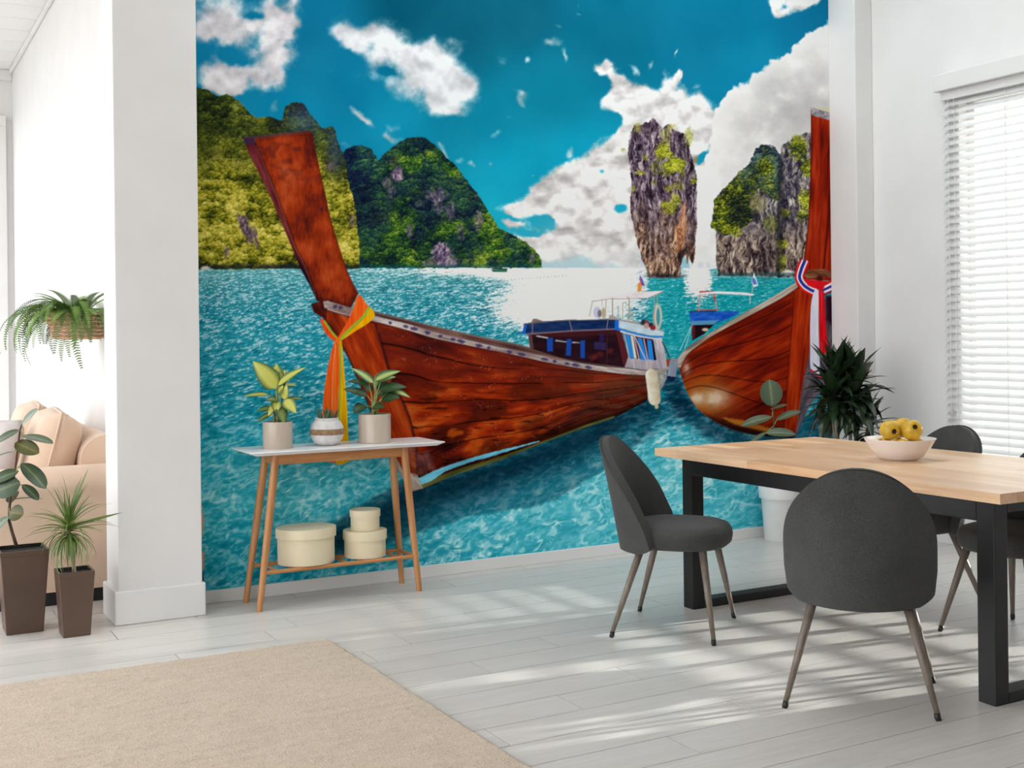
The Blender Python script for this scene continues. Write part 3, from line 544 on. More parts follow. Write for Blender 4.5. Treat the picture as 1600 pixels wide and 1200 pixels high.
    # keel stripe
    p.poly(np.vstack([spl([(658, 757), (690, 742), (735, 727), (780, 714), (847, 690), (915, 664), (960, 650)], 3), spl([(960, 653), (915, 668), (847, 693), (780, 720), (712, 742), (661, 763)], 3)]), lambda a, b, d: wood(a, b, [(0, (30, 40, 22)), (.5, (82, 86, 40)), (1, (140, 120, 60))], -.38, 40, 3, 2), 2)
    p.poly(np.vstack([spl([(654, 747), (680, 735), (712, 723), (745, 713), (780, 704), (843, 689)], 3), spl([(843, 690), (800, 703), (765, 714), (735, 722), (700, 735), (690, 740), (676, 750), (659, 757)], 3)]), lambda a, b, d: wood(a, b, [(0, (80, 160, 180)), (.5, (112, 200, 226)), (1, (160, 222, 236))], -.38, 30, 3, 2), 1.4, .8)
    # gunwale
    gl1 = spl([(507, 470), (550, 481), (587, 494), (640, 507), (680, 519), (742, 534), (805, 547), (867, 560), (930, 571), (980, 576), (1012, 579), (1045, 573)], 4); gl2 = spl([(1045, 578), (1012, 586), (980, 585), (930, 579), (867, 569), (805, 555), (742, 542), (680, 529), (640, 517), (587, 503), (541, 493), (503, 481)], 4)
    inn = spl([(560, 478), (587, 487), (640, 500), (672, 508), (742, 524), (805, 537), (855, 550), (920, 562), (980, 570), (1010, 574)], 4)
    p.poly(np.vstack([inn, gl1[::-1][2:-8]]), lambda a, b, d: wood(a, b, [(0, (50, 28, 32)), (.5, (96, 62, 58)), (1, (160, 130, 110))], .22, 60, 2, 4), 1.5)
    p.line(inn[:-6] + [0, 1], 2.2, (128, 104, 92), .8)
    p.poly(np.vstack([gl1, gl2]), lambda a, b, d: wood(a, b, [(0, (110, 92, 92)), (.4, (158, 140, 138)), (.7, (196, 182, 178)), (1, (220, 210, 204))], .22, 30, 3, 5), 1.3)
    for i, cxp in enumerate((530, 610, 634, 648, 668, 688, 708, 720, 748, 764, 796, 815, 851, 867, 886, 900, 920)):
        yy = np.interp(cxp, gl1[:, 0], gl1[:, 1]) + 4.5; p.blob(cxp, yy, (5, 3, 4, 6)[i % 4], 2.6, (62, 50, 96), .4, .2, .85, .4, 3)
    p.line(gl2[4:-1] + [0, .6], 1.6, (66, 22, 14), .7)
    # nub and prow
    p.poly([(486, 475), (497, 472), (508, 470), (512, 484), (510, 500), (500, 494), (490, 488)], lambda a, b, d: wood(a, b, [(0, (40, 12, 14)), (.5, (84, 26, 20)), (1, (140, 60, 36))], .5, 12, 4, 2), 1.2)
    pw = np.vstack([[(380, 216), (397, 214), (440, 209), (482, 204), (488, 207)], spl([(488, 207), (496, 250), (507, 300), (517, 345), (530, 387), (543, 425), (560, 459)], 4), [(548, 482), (505, 472), (495, 470)], spl([(495, 470), (485, 448), (470, 420), (455, 384), (435, 336), (415, 291), (392, 246), (380, 216)], 4)])
    pp = [(0, (44, 14, 16)), (.25, (92, 28, 18)), (.45, (136, 42, 18)), (.65, (166, 60, 24)), (.85, (182, 84, 44)), (1.1, (190, 110, 80))]
    def prow(a, b, d):
        n = fbm(a / 34, b / 40, 4, 3); g = (fbm(a / 14, b / 18, 4, 5) - .5)
        t = .5 + (n - .5) * .7 + g * .4 + (fbm(a / 2, b / 9, 2, 1) - .5) * .25 - .12 * sstep(440, 470, b) - .14 * sstep(-10, -2, d)
        st = sstep(.5, .7, fbm(a / 13, b / 9, 3, 7)) * sstep(330, 240, b) * sstep(215, 232, b) * .7
        c = ramp(t, pp); return c * (1 - st[..., None] * .55) + np.array([70, 24, 44]) * st[..., None] * .4
    p.poly(pw, prow)
    sd_ = np.vstack([[(380, 216), (397, 217)], spl([(397, 217), (412, 256), (427, 292), (445, 342), (462, 388), (476, 416), (494, 464)], 4), spl([(495, 470), (485, 448), (470, 420), (455, 384), (435, 336), (415, 291), (392, 246), (380, 216)], 4)])
    p.poly(sd_, lambda a, b, d: wood(a, b, [(0, (36, 14, 30)), (.5, (92, 28, 36)), (1, (130, 60, 60))], 1.15, 40, 4, 2, -.05 - .25 * sstep(380, 470, b)), 1.2)
    p.line(spl([(397, 217), (412, 256), (427, 292), (445, 342), (462, 388), (476, 416), (494, 464)], 4), 1.6, (120, 84, 72), .55)
    p.line(spl([(399, 222), (414, 258), (429, 293), (447, 342), (464, 388), (478, 416), (496, 466)], 4), 1.4, (40, 14, 16), .7)
    p.line([(380, 216), (397, 214), (440, 209), (482, 204)], 2.5, (70, 56, 66), .8); p.line([(398, 217), (440, 212), (484, 207)], 2.5, (110, 50, 40), .7)
    p.poly([(379, 215), (396, 213), (398, 226), (384, 226)], (52, 40, 70), 2, 1, alpha=.7)
    p.blob(502, 327, 2.6, 3.4, (60, 26, 46), .5, alpha=.8)
    p.line(spl([(488, 210), (496, 250), (507, 300), (517, 345), (530, 387), (543, 425), (560, 459)], 4), 1.6, (70, 18, 20), .7)
    p.poly([(505, 471), (512, 470), (552, 482), (546, 493), (507, 481)], lambda a, b, d: wood(a, b, [(0, (96, 72, 72)), (.5, (140, 120, 116)), (1, (190, 176, 170))], .25, 20, 3, 5), 1.2)
    for cxp in (524, 532): p.blob(cxp, 479 + (cxp - 524) * .2, 4, 3, (56, 42, 80), .4, .2, .8, .4, 3)
    # sash on the prow
    def sash(k):
        def f(a, b, d):
            n = fbm(a / 2.2 if k else a / 2.6, b / 40, 3, 2) - .5; return np.array([[255, 96, 28], [252, 176, 14], [110, 190, 50], [232, 60, 20]][k % 4]) + n[..., None] * np.array([50, 80, 40])
        return f
    p.poly(spl([(500, 498), (506, 500), (516, 514), (530, 530), (524, 534), (510, 522), (503, 508)], 3, True), sash(3)); p.line(spl([(507, 502), (516, 516), (528, 530)], 4), 3, (150, 180, 40))
    p.poly(spl([(560, 461), (572, 474), (582, 485), (585, 494), (576, 504), (560, 514), (545, 524), (530, 533), (526, 531), (536, 514), (548, 492)], 4, True), sash(0))
    p.poly(spl([(578, 480), (584, 487), (585, 495), (574, 506), (556, 517), (530, 534), (545, 519), (562, 504), (572, 492)], 4, True), sash(1))
    p.line(spl([(576, 481), (570, 492), (558, 504), (544, 517), (531, 531)], 4), 4, (120, 196, 56), .9, 2)
    p.poly(np.vstack([spl([(524, 531), (516, 556), (508, 600), (504, 640), (503, 680), (510, 719), (530, 722)], 4), spl([(532, 722), (534, 660), (532, 600), (531, 533)], 4)]), sash(0))
    p.poly(np.vstack([spl([(530, 533), (533, 570), (531, 620), (529, 680), (525, 724), (546, 721)], 4), spl([(547, 720), (544, 680), (542, 630), (538, 580), (534, 532)], 4)]), sash(1))
    p.line(spl([(531, 538), (532, 575), (530.5, 625), (529.5, 700)], 4), 2.6, (110, 186, 56), .85, 2); p.line(spl([(522, 545), (517, 590), (515, 700)], 3), 1.5, (214, 56, 16), .6)
    p.line(spl([(525, 540), (521, 570), (519, 640)], 3), 1.2, (255, 190, 150), .6); p.blob(528, 532, 4, 4, (240, 110, 30), .4)
    # ---- cabin of the left boat
    p.poly([(825, 520), (968, 516), (979, 556), (976, 573), (930, 568), (880, 560), (830, 545)], lambda a, b, d: np.array([26, 12, 18]) + (fbm(a / 14, b / 8, 3, 2)[..., None]) * np.array([26, 14, 18]))
    p.poly([(831, 519), (968, 515), (969, 522), (900, 526), (834, 527)], (64, 26, 30)); p.poly([(825, 521), (831, 521), (834, 545), (828, 544)], (96, 62, 62))
    for q0 in ([(855, 528), (864, 528), (864, 549), (855, 549)], [(886, 530), (893, 530), (892, 556), (884, 555)], [(907, 532), (914, 532), (914, 560), (907, 559)]): p.poly(q0, (26, 74, 168), 1.4)
    for q0 in ([(838, 524), (856, 527), (856, 529), (839, 526)], [(868, 531), (886, 534), (886, 535), (868, 533)], [(894, 534), (906, 535), (906, 536), (894, 536)]): p.poly(q0, (190, 200, 208), 1)
    p.poly([(928, 534), (947, 535), (947, 547), (929, 546)], (52, 46, 92), 1.5, alpha=.8); p.poly([(937, 522), (944, 522), (943, 534), (937, 533)], (40, 36, 110), 1.5, alpha=.7)
    for (a, b) in ((930, 557), (938, 553), (926, 560), (953, 548)): p.blob(a, b, 5, 4, (110, 40, 34), .6, alpha=.6, rough=.4)
    p.line([(949, 524), (948, 568)], 1, (70, 44, 52)); p.poly([(962, 517), (971, 517), (982, 556), (978, 572), (974, 570)], (86, 34, 40), 1.2)
    p.poly([(974, 519), (1034, 527), (1044, 574), (1010, 578), (976, 574), (982, 557)], lambda a, b, d: wood(a, b, [(0, (150, 140, 152)), (.5, (192, 184, 194)), (1, (226, 220, 226))], 1.3, 20, 4, 2))
    p.poly([(977, 522), (1020, 530), (1026, 562), (985, 560)], (70, 22, 32))
    for q0, cc in (([(977, 522), (984, 523), (991, 560), (984, 559)], (40, 140, 222)), ([(985, 524), (989, 525), (995, 560), (991, 560)], (220, 226, 220)), ([(996, 527), (1003, 529), (1012, 563), (1001, 562)], (36, 132, 220)), ([(1011, 530), (1018, 532), (1022, 563), (1014, 562)], (36, 136, 224)), ([(1019, 532), (1021, 532), (1025, 563), (1022, 563)], (20, 12, 20))): p.poly(q0, cc, 1.2)
    for l0 in ([(990, 524), (999, 562)], [(1006, 530), (1013, 564)], [(987, 516), (1012, 568)]): p.line(l0, 1.6, (206, 190, 196))
    p.poly([(811, 521), (817, 518), (819, 506), (835, 503), (883, 500), (950, 498), (968, 499), (966, 516), (893, 517), (824, 522)], lambda a, b, d: np.array([24, 46, 92]) + ((fbm(a / 16, b / 4, 3, 3) - .5) * 34)[..., None])
    p.line([(824, 522), (893, 517), (962, 514)], 2.4, (120, 104, 116)); p.line([(819, 506), (883, 500.5), (967, 499)], 1.4, (110, 100, 96))
    p.poly([(811, 521), (817, 517), (819, 507), (823, 507), (821, 522)], (34, 96, 190)); p.poly([(961, 500), (967, 499), (968, 517), (960, 515)], (30, 104, 206))
    for l0 in ([(832, 504), (832, 520)], [(890, 502), (894, 517)], [(950, 500), (948, 514)]): p.line(l0, 1.1, (160, 140, 140))
    p.poly([(967, 500), (980, 498), (1000, 505), (1037, 516), (1037, 525), (1015, 524), (994, 519), (967, 512)], lambda a, b, d: np.array([196, 214, 226]) + ((fbm(a / 9, b / 4, 3, 3) - .5) * 40)[..., None])
    p.line([(968, 500), (1000, 506), (1036, 517)], 1.6, (150, 130, 110)); p.line([(968, 514), (996, 522), (1022, 527), (1034, 526)], 3, (44, 130, 214)); p.line([(970, 518), (1000, 526), (1030, 530)], 2, (214, 214, 224))
    p.poly([(830, 504), (833, 498), (838, 498), (850, 502)], (130, 112, 100)); p.poly([(900, 500), (912, 496), (930, 496), (936, 499)], (236, 238, 242)); p.poly([(951, 499), (952, 492), (958, 493), (972, 500)], (170, 160, 156))
    fc = (176, 164, 146)
    for l0, w in (([(926, 470), (921, 494)], 1.4), ([(947, 468), (946, 498)], 1.4), ([(957, 491), (957, 466), (960, 463), (980, 463), (983, 467), (983, 500)], 2.2), ([(966, 498), (966, 478)], 1.3), ([(973, 498), (973, 474), (978, 472)], 1.3), ([(983, 480), (989, 502)], 1.6), ([(1022, 462), (1023, 478)], 1.4), ([(1027, 460), (1027, 476)], 1.4), ([(941, 468), (941, 478)], 1)): p.line(l0, w, fc)
    p.poly([(925, 469), (940, 464), (975, 458), (1000, 456), (1037, 454), (1030, 459), (1012, 466), (980, 464), (950, 466), (928, 471)], lambda a, b, d: np.array([236, 226, 230]) + ((fbm(a / 14, b / 4, 3, 3) - .5) * 30)[..., None]); p.line([(926, 471), (952, 467), (1012, 466), (1035, 456)], 1.1, (170, 150, 150))
    p.blob(933, 488, 6, 9, (196, 196, 220), .25); p.blob(937, 490, 3.2, 6, (120, 112, 120), .3); p.blob(943, 489, 3, 9, (180, 170, 140), .3)
    p.blob(1027.5, 495, 7, 20.5, (206, 200, 190), .16); p.blob(1028.5, 495, 3, 14, (70, 150, 160), .25); p.line(spl([(1023, 480), (1021, 496), (1024, 512)], 4), 2, (160, 150, 140))
    for (a, b, cc) in ((1005, 504, (50, 46, 60)), (1012, 505, (150, 60, 60)), (1017, 508, (40, 30, 40)), (1010, 509, (190, 150, 150)), (1020, 512, (140, 40, 50))): p.blob(a, b, 4, 4, cc, .4, rough=.4)
    p.line(spl([(1035, 534), (1040, 544), (1046, 558)], 4), 1.8, (60, 30, 40)); p.poly([(1041, 562), (1048, 560), (1048, 570), (1042, 573)], (150, 70, 40), 1.5)
    # flag
    p.line([(1002, 423), (999, 456)], 1.1, (170, 140, 120)); p.poly([(1001, 424), (1005, 434), (1009, 448), (1001, 445), (998, 436)], (228, 226, 236)); p.poly([(1000, 430), (1004, 436), (1008, 447), (1003, 446), (999, 437)], (94, 92, 180)); p.poly([(997, 442), (1002, 441), (1002, 455), (996, 455)], (230, 140, 50), 1.5); p.line([(1000, 436), (1003, 446)], 1.4, (196, 80, 110))
    # fenders
    def caps(P0, P1, r, c0, c1, dark=False):
        (ax, ay), (bx, by) = P0, P1; S = p.box(min(ax, bx) - r, min(ay, by) - r, max(ax, bx) + r, max(ay, by) + r); a = x[S]; b = y[S]
        ex, ey = bx - ax, by - ay; t = np.clip(((a - ax) * ex + (b - ay) * ey) / (ex * ex + ey * ey), 0, 1); dx = a - ax - ex * t; d = np.hypot(dx, b - ay - ey * t) - r
        s = np.clip(.5 + dx / r * .5, 0, 1)[..., None]; c = np.array(c0) * (1 - s) + np.array(c1) * s + ((fbm(a / 7, b / 9, 3, 3) - .5) * 40)[..., None]
        if dark: c = np.where((t > .92)[..., None], np.array([24, 34, 70]), c)
        p.put(S, np.clip(.5 - d / 1.2, 0, 1), c)
    p.line([(1013, 562), (1014, 576)], 1.4, (190, 170, 150)); caps((1018, 586), (1023, 624), 9.5, (240, 234, 218), (196, 180, 146)); p.blob(1026, 635, 3, 4, (206, 190, 150), .4)
    # ---- right boat
    p.poly([(1077, 487), (1151, 486), (1156, 489), (1140, 497), (1117, 506), (1079, 508)], lambda a, b, d: np.array([32, 90, 196]) + ((fbm(a / 10, b / 4, 3, 3) - .5) * 50)[..., None]); p.poly([(1079, 502), (1124, 500), (1114, 507), (1079, 508)], (88, 150, 190)); p.line([(1078, 487), (1120, 486)], 1.6, (40, 40, 60))
    p.poly([(1080, 508), (1116, 507), (1100, 522), (1082, 532)], (36, 16, 24)); p.poly([(1080, 508), (1086, 508), (1086, 528), (1082, 530)], (90, 30, 36)); p.blob(1102, 515, 5, 2.5, (220, 200, 170), .4)
    for l0, w, cc in (([(1092, 485), (1094, 456), (1116, 456), (1120, 485)], 2.2, (196, 150, 140)), ([(1094, 456), (1116, 456), (1117, 470)], 2.2, (190, 40, 50)), ([(1088, 484), (1121, 484)], 1.6, (190, 80, 80)), ([(1091, 462), (1120, 462)], 1.4, (220, 180, 180)), ([(1172, 462), (1172, 474)], 1.4, (200, 200, 200)), ([(1175, 458), (1179, 428)], 1.2, (200, 190, 180))): p.line(l0, w, cc)
    p.poly([(1086, 458), (1122, 455), (1165, 457), (1180, 460), (1176, 462), (1150, 460), (1120, 459), (1088, 460)], (240, 244, 246)); p.poly([(1178, 426), (1182, 436), (1185, 446), (1178, 449), (1174, 440)], (226, 232, 244)); p.poly([(1176, 433), (1180, 436), (1183, 444), (1178, 445), (1175, 440)], (90, 120, 200))
    for l0 in ([(1082, 508), (1070, 545)], [(1080, 510), (1062, 548)]): p.line(spl(l0, 2), 1, (220, 230, 230), .8)
    top = spl([(1059, 574), (1056, 566), (1070, 547), (1095, 529), (1132, 507), (1170, 485), (1207, 464), (1244, 441)], 4)
    hull = np.vstack([top, [(1267, 440), (1270, 462), (1265, 550), (1252, 612), (1243, 682)], spl([(1230, 684), (1180, 680), (1145, 671), (1120, 660), (1095, 643), (1077, 620), (1066, 592), (1060, 572)], 4)])
    S = p.box(1050, 430, 1275, 690); u = x[S]; v = y[S]; d = sdpoly(hull, u, v)
    yt = np.interp(u, [1056, 1070, 1095, 1132, 1170, 1207, 1244, 1280], [568, 547, 529, 507, 485, 464, 441, 420]); yb = np.interp(u, [1060, 1077, 1095, 1120, 1145, 1180, 1244], [575, 622, 645, 662, 672, 682, 690])
    q = (v - yt) / np.maximum(yb - yt, 6); w2 = v + (u - 1150) * .52
    t = fbm(u / 50 - v / 90, w2 / 5, 4, 2, .6) * .55 + fbm(u / 50, w2 / 30, 3, 3) * .6 - .1
    t = (t - .5) * 1.3 + .5
    c = ramp(t, [(0, (58, 12, 10)), (.3, (106, 22, 11)), (.5, (138, 32, 12)), (.7, (164, 48, 15)), (1, (196, 84, 30))])
    ye = (np.exp(-(((u - 1100) / 40) ** 2 + ((v - 622) / 34) ** 2)) * .85)[..., None]; c = c * (1 - ye) + np.array([168, 108, 34]) * ye
    gl_ = (np.exp(-(((u - 1118) / 20) ** 2 + ((v - 622) / 13) ** 2)) + .9 * np.exp(-(((u - 1088) / 9) ** 2 + ((v - 622) / 9) ** 2)) + .6 * np.exp(-(((u - 1072) / 6) ** 2 + ((v - 575) / 10) ** 2)))
    gl_ = np.clip(gl_ * (.5 + .9 * fbm(u / 9, v / 6, 3, 2)), 0, .85)[..., None]; c = c * (1 - gl_) + np.array([224, 206, 186]) * gl_
    for off in (26, 62, 100, 140, 178):
        dl = np.abs(v - (yt + off * (.35 + .65 * sstep(1060, 1240, u)))); c = c * (1 - (.45 * (1 - sstep(.3, 1.6, dl)) * (u < 1236))[..., None])
    dkb = (sstep(-22, -2, d) * sstep(1100, 1160, u) * sstep(.6, .9, q) * .75)[..., None]; c = c * (1 - dkb) + np.array([26, 12, 12]) * dkb
    c = c * (1 - .35 * sstep(.1, .0, q)[..., None])
    p.put(S, np.clip(.5 - d / 1.2, 0, 1), c)
    p.poly([(1128, 652), (1160, 656), (1204, 670), (1200, 676), (1150, 664)], (212, 140, 40), 4, 1.5, alpha=.75); p.poly([(1100, 645), (1150, 666), (1205, 678), (1240, 676), (1240, 686), (1150, 674), (1110, 657)], (30, 14, 14), 6, 2, alpha=.7)
    p.poly([(1241, 452), (1268, 448), (1270, 470), (1265, 550), (1253, 612), (1243, 680), (1225, 676), (1228, 625), (1233, 575), (1238, 512)], lambda a, b, d: wood(a, b, [(0, (104, 20, 10)), (.4, (150, 36, 13)), (.7, (178, 54, 16)), (1, (204, 84, 28))], 1.68, 60, 4, 3, .02), 1.4); p.line([(1241, 457), (1237, 512), (1232, 575), (1227, 625), (1225, 672)], 1.5, (80, 18, 10), .6)
    p.poly(np.vstack([top, spl([(1247, 449), (1220, 467), (1170, 494), (1120, 521), (1090, 541), (1073, 556), (1064, 574)], 4)]), lambda a, b, d: wood(a, b, [(0, (120, 104, 92)), (.4, (166, 150, 136)), (.7, (198, 186, 172)), (1, (222, 214, 204))], -.55, 30, 3, 5), 1.3)
    p.line(spl([(1064, 574), (1073, 556), (1090, 541), (1120, 521), (1170, 494), (1220, 467), (1247, 449)], 4), 1.3, (100, 40, 24), .7)
    p.poly([(1268, 462), (1300, 470), (1310, 600), (1282, 612), (1262, 640), (1245, 680), (1244, 672), (1253, 612), (1265, 550)], lambda a, b, d: wood(a, b, [(0, (58, 48, 58)), (.5, (92, 82, 92)), (1, (130, 122, 130))], -1.2, 30, 5, 3)); p.poly([(1290, 462), (1310, 462), (1310, 520), (1292, 500)], (44, 18, 34), 5)
    caps((1053, 566), (1049, 590), 6.5, (150, 160, 176), (120, 130, 150), True)
    # its prow
    pr2 = np.vstack([[(1267, 168), (1296, 176), (1310, 180), (1310, 440), (1256, 436)], spl([(1252, 424), (1256, 404), (1261, 365), (1265, 305), (1267, 232), (1267, 168)], 4)])
    p.poly(pr2, lambda a, b, d: wood(a, b, [(0, (84, 16, 12)), (.35, (132, 30, 15)), (.6, (160, 42, 17)), (.85, (184, 64, 30)), (1.1, (204, 100, 60))], 1.6, 60, 4, 4, -.1 * sstep(1285, 1297, a)))
    p.line(spl([(1268, 172), (1268, 232), (1266, 305), (1262, 365), (1257, 404)], 4), 2, (92, 22, 22), .7); p.line(spl([(1296, 330), (1291, 380), (1286, 430)], 4), 3, (70, 14, 14), .8, 2)
    p.poly([(1267, 168), (1310, 180), (1310, 194), (1297, 188), (1268, 180)], lambda a, b, d: np.array([150, 144, 150]) + ((fbm(a / 3, b / 3, 3, 3) - .5) * 140)[..., None]); p.poly([(1276, 167), (1310, 170), (1310, 178), (1297, 176)], (206, 196, 150), 1.5, alpha=.7)
    p.poly([(1256, 430), (1262, 422), (1284, 420), (1310, 426), (1310, 436), (1284, 432), (1262, 436)], lambda a, b, d: wood(a, b, [(0, (96, 52, 34)), (.5, (150, 98, 66)), (1, (200, 160, 120))], .1, 14, 3, 2)); p.blob(1281, 436, 5, 5, (60, 24, 18), .5, rough=.3)
    # striped sash
    def stripe(c0, off, w, cc): p.line(spl(np.array(c0) + off, 6), w, cc)
    arc = np.array([(1257, 408), (1252, 420), (1249, 434), (1256, 446), (1268, 454), (1280, 458)], float)
    for o, cc in ((8, (226, 26, 34)), (4.6, (240, 240, 248)), (1.5, (44, 48, 150)), (-1.8, (44, 48, 150)), (-4.6, (240, 240, 248)), (-7.4, (224, 24, 32))):
        nrm = np.array([(1, .2), (1, .2), (.95, -.25), (.6, -.8), (.35, -.9), (.3, -.95)]); p.line(spl(arc + nrm * o * .78, 6), 3.2, cc)
    p.poly([(1258, 436), (1275, 438), (1296, 440), (1300, 452), (1290, 452), (1276, 452), (1262, 446)], (222, 26, 34), 1.3)
    for o, cc in ((0, (224, 24, 32)), (3, (240, 240, 248)), (6.5, (44, 48, 150)), (10.5, (240, 240, 248)), (14, (150, 30, 70))): p.line([(1284, 448 + o), (1297, 441 + o * 1.1), (1306, 436 + o * 1.1)], 3.4, cc)
    p.poly(np.vstack([spl([(1274, 450), (1268, 470), (1266, 500), (1266, 540), (1267, 578), (1281, 590)], 4), spl([(1282, 590), (1280, 540), (1279, 500), (1280, 455)], 4)]), lambda a, b, d: np.array([222, 220, 244]) + ((fbm(a / 3, b / 40, 3, 3) - .5) * 40)[..., None]); p.line([(1267, 578), (1281, 589)], 3, (200, 30, 50))
    p.poly(np.vstack([spl([(1279, 452), (1280, 500), (1281, 545), (1288, 560), (1296, 571)], 4), spl([(1296, 566), (1293, 535), (1290, 500), (1288, 456)], 4)]), lambda a, b, d: np.array([218, 26, 36]) + ((fbm(a / 3, b / 40, 3, 3) - .5) * 50)[..., None]); p.blob(1282, 448, 6, 6, (214, 24, 34), .3)
    # pink shore stones just showing by the pier
    p.blob(315, 815, 3.5, 22, (196, 160, 130), .4, rough=.5); p.blob(315, 875, 4.5, 14, (190, 150, 120), .4, rough=.5); p.blob(315, 905, 3, 10, (40, 44, 60), .4, rough=.5)
    # gentle overall contrast
    return np.clip(p.I, 0, 255)
# ================================================================ THE ROOM
YW = 5.885            # mural wall
CEIL = 3.9
# floor slab and its planks (laminate rows of 0.188 m, boards 1.36 m long)
floor = struct(MB().box(-6, 6.3, -4, 12.3, -.2, -.012).build('floor', MT['joint']))
PW, PL = .188, 1.36
plank_me = {}
def plank(x0, x1, y0, y1):
    L = round(x1 - x0, 4); W = round(y1 - y0, 4); k = (L, W)
    if k not in plank_me:
        g = .0017; plank_me[k] = MB().box(-L / 2 + g, L / 2 - g, -W / 2 + g, W / 2 - g, -.0118, 0).mesh('plank')
        plank_me[k].materials.append(MT['floor'])
    link('plank', plank_me[k], None, floor, loc=((x0 + x1) / 2, (y0 + y1) / 2, 0))
butt = {-9: 2.9, -8: 2.31, -7: 2.72, -6: 1.83, -5: 2.23, -4: 2.62, -3: 3.08, -2: 2.16, -1: 2.59, 0: 3.2, 1: 2.07, 2: 2.51, 3: 2.95, 4: 1.75, 5: 2.35, 6: 2.75, 7: 3.3}
for r in range(-13, 14):
    y0 = 4.457 + r * PW; y1 = y0 + PW; x = butt.get(r, 1.7 + (r * .57) % 1.36)
    lim0 = -1.4 if r < 8 else -.6; lim1 = 5.9 if r < 8 else 1.3
    while x > lim0: x -= PL
    while x < lim1 - .05:
        a = max(x, lim0); b = min(x + PL, lim1)
        if b - a > .05: plank(a, b, y0, y1)
        x += PL
rest = MB().box(-6, -1.4, -4, 12.1, -.0118, 0).box(-1.4, 5.9, -4, 4.457 - 13 * PW, -.0118, 0).box(-1.4, 1.3, 4.457 + 14 * PW, 12.1, -.0118, 0).box(-1.4, -.6, 4.457 + 8 * PW, 4.457 + 14 * PW, -.0118, 0)
_o = rest.build('plank_field', MT['floor'], floor); _o['kind'] = 'stuff'

struct(MB().box(-40, 40, -40, 40, -.4, -.3).build('ground', plain('pale_paving', (150, 148, 144), .9, .08, .6)))
struct(MB().box(1.43, 6.3, YW + .002, 6.1, 0, CEIL).build('wall_back', MT['wall']))
bb = struct(MB().box(1.43, 5.75, YW - .012, YW + .002, 0, .066).build('baseboard_back', MT['trim'], bevel=.003))
# pier at the end of the partition
struct(MB().box(1.042, 1.43, 5.66, 5.95, 0, CEIL).build('wall_pier', MT['wall'], bevel=.004))
struct(MB().box(1.022, 1.443, 5.645, 5.95, 0, .158).build('baseboard_pier', MT['trim'], bevel=.006))
struct(MB().box(1.3, 1.43, 5.95, 12.3, 0, CEIL).build('wall_left', MT['wall']))
struct(MB().box(1.288, 1.3, 5.95, 12.1, 0, .12).build('baseboard_left', MT['trim'], bevel=.003))
# corner column between mural and window wall
struct(MB().box(5.745, 5.9, 5.645, YW + .002, 0, CEIL).build('wall_corner', MT['wall'], bevel=.006, seg=3))
struct(MB().box(5.733, 5.9, 5.633, YW, 0, .066).build('baseboard_corner', MT['trim'], bevel=.003))
# window wall with its opening
def part(mb, name, mat, par, off=(0, 0, 0), **k):
    mb.v = [(p[0] - off[0], p[1] - off[1], p[2] - off[2]) for p in mb.v]; return mb.build(name, mat, par, **k)
WIN = [(4.15, 4.95, .5), (2.55, 4.0, .3)]; WZ1 = 2.78  # second opening is added out of view to let sun onto the floor
wr = MB()
wr.box(5.9, 6.1, 4.95, 6.1, 0, CEIL).box(5.9, 6.1, 4.0, 4.15, 0, CEIL).box(5.9, 6.1, -2.4, 2.55, 0, CEIL)
for (a, b, c) in WIN: wr.box(5.9, 6.1, a, b, 0, c).box(5.9, 6.1, a, b, WZ1, CEIL)
struct(wr.build('wall_right', MT['wall']))
struct(MB().box(-2.6, 6.1, -2.4, -2.2, 0, CEIL).build('wall_front', plain('bounce_dimming_grey', (128, 125, 122), .85, .02, 3)))  # unseen wall behind the camera, greyed to dim bounce on the front floor
struct(MB().box(5.888, 5.9, -2.2, 5.633, 0, .066).build('baseboard_right', MT['trim'], bevel=.003))
for nm, (WY0, WY1, WZ0) in zip(('window_1', 'window_added_side'), WIN):
    wo = (6.0, (WY0 + WY1) / 2, WZ0); win = struct(empty(nm, wo))
    for (c, d) in ((WZ0, WZ0 + .05), (WZ1 - .06, WZ1)): part(MB().box(5.98, 6.05, WY0, WY1, c, d), 'window_frame', MT['trim'], win, wo, bevel=.004)
    for (a, b) in ((WY0, WY0 + .05), (WY1 - .05, WY1)): part(MB().box(5.98, 6.05, a, b, WZ0 + .05, WZ1 - .06), 'window_frame', MT['trim'], win, wo, bevel=.004)
    part(MB().box(6.012, 6.018, WY0 + .05, WY1 - .05, WZ0 + .05, WZ1 - .06), 'pane', MT['glass'], win, wo)
    part(MB().box(5.87, 5.98, WY0 - .02, WY1 + .02, WZ0 - .03, WZ0), 'window_sill', MT['trim'], win, wo, bevel=.004)
    if nm == 'window_added_side':  # bars added here to cut the sun into floor stripes
        for k in range(1, 6): yy = WY0 + k * (WY1 - WY0) / 6; part(MB().box(6.0, 6.03, yy - .02, yy + .02, WZ0 + .05, WZ1 - .06), 'sun_stripe_bar', MT['trim'], win, wo)
        for k in range(1, 8): zz = WZ0 + .05 + k * .075; part(MB().box(6.0, 6.03, WY0 + .05, WY1 - .05, zz - .011, zz + .011), 'sun_stripe_bar', MT['trim'], win, wo)
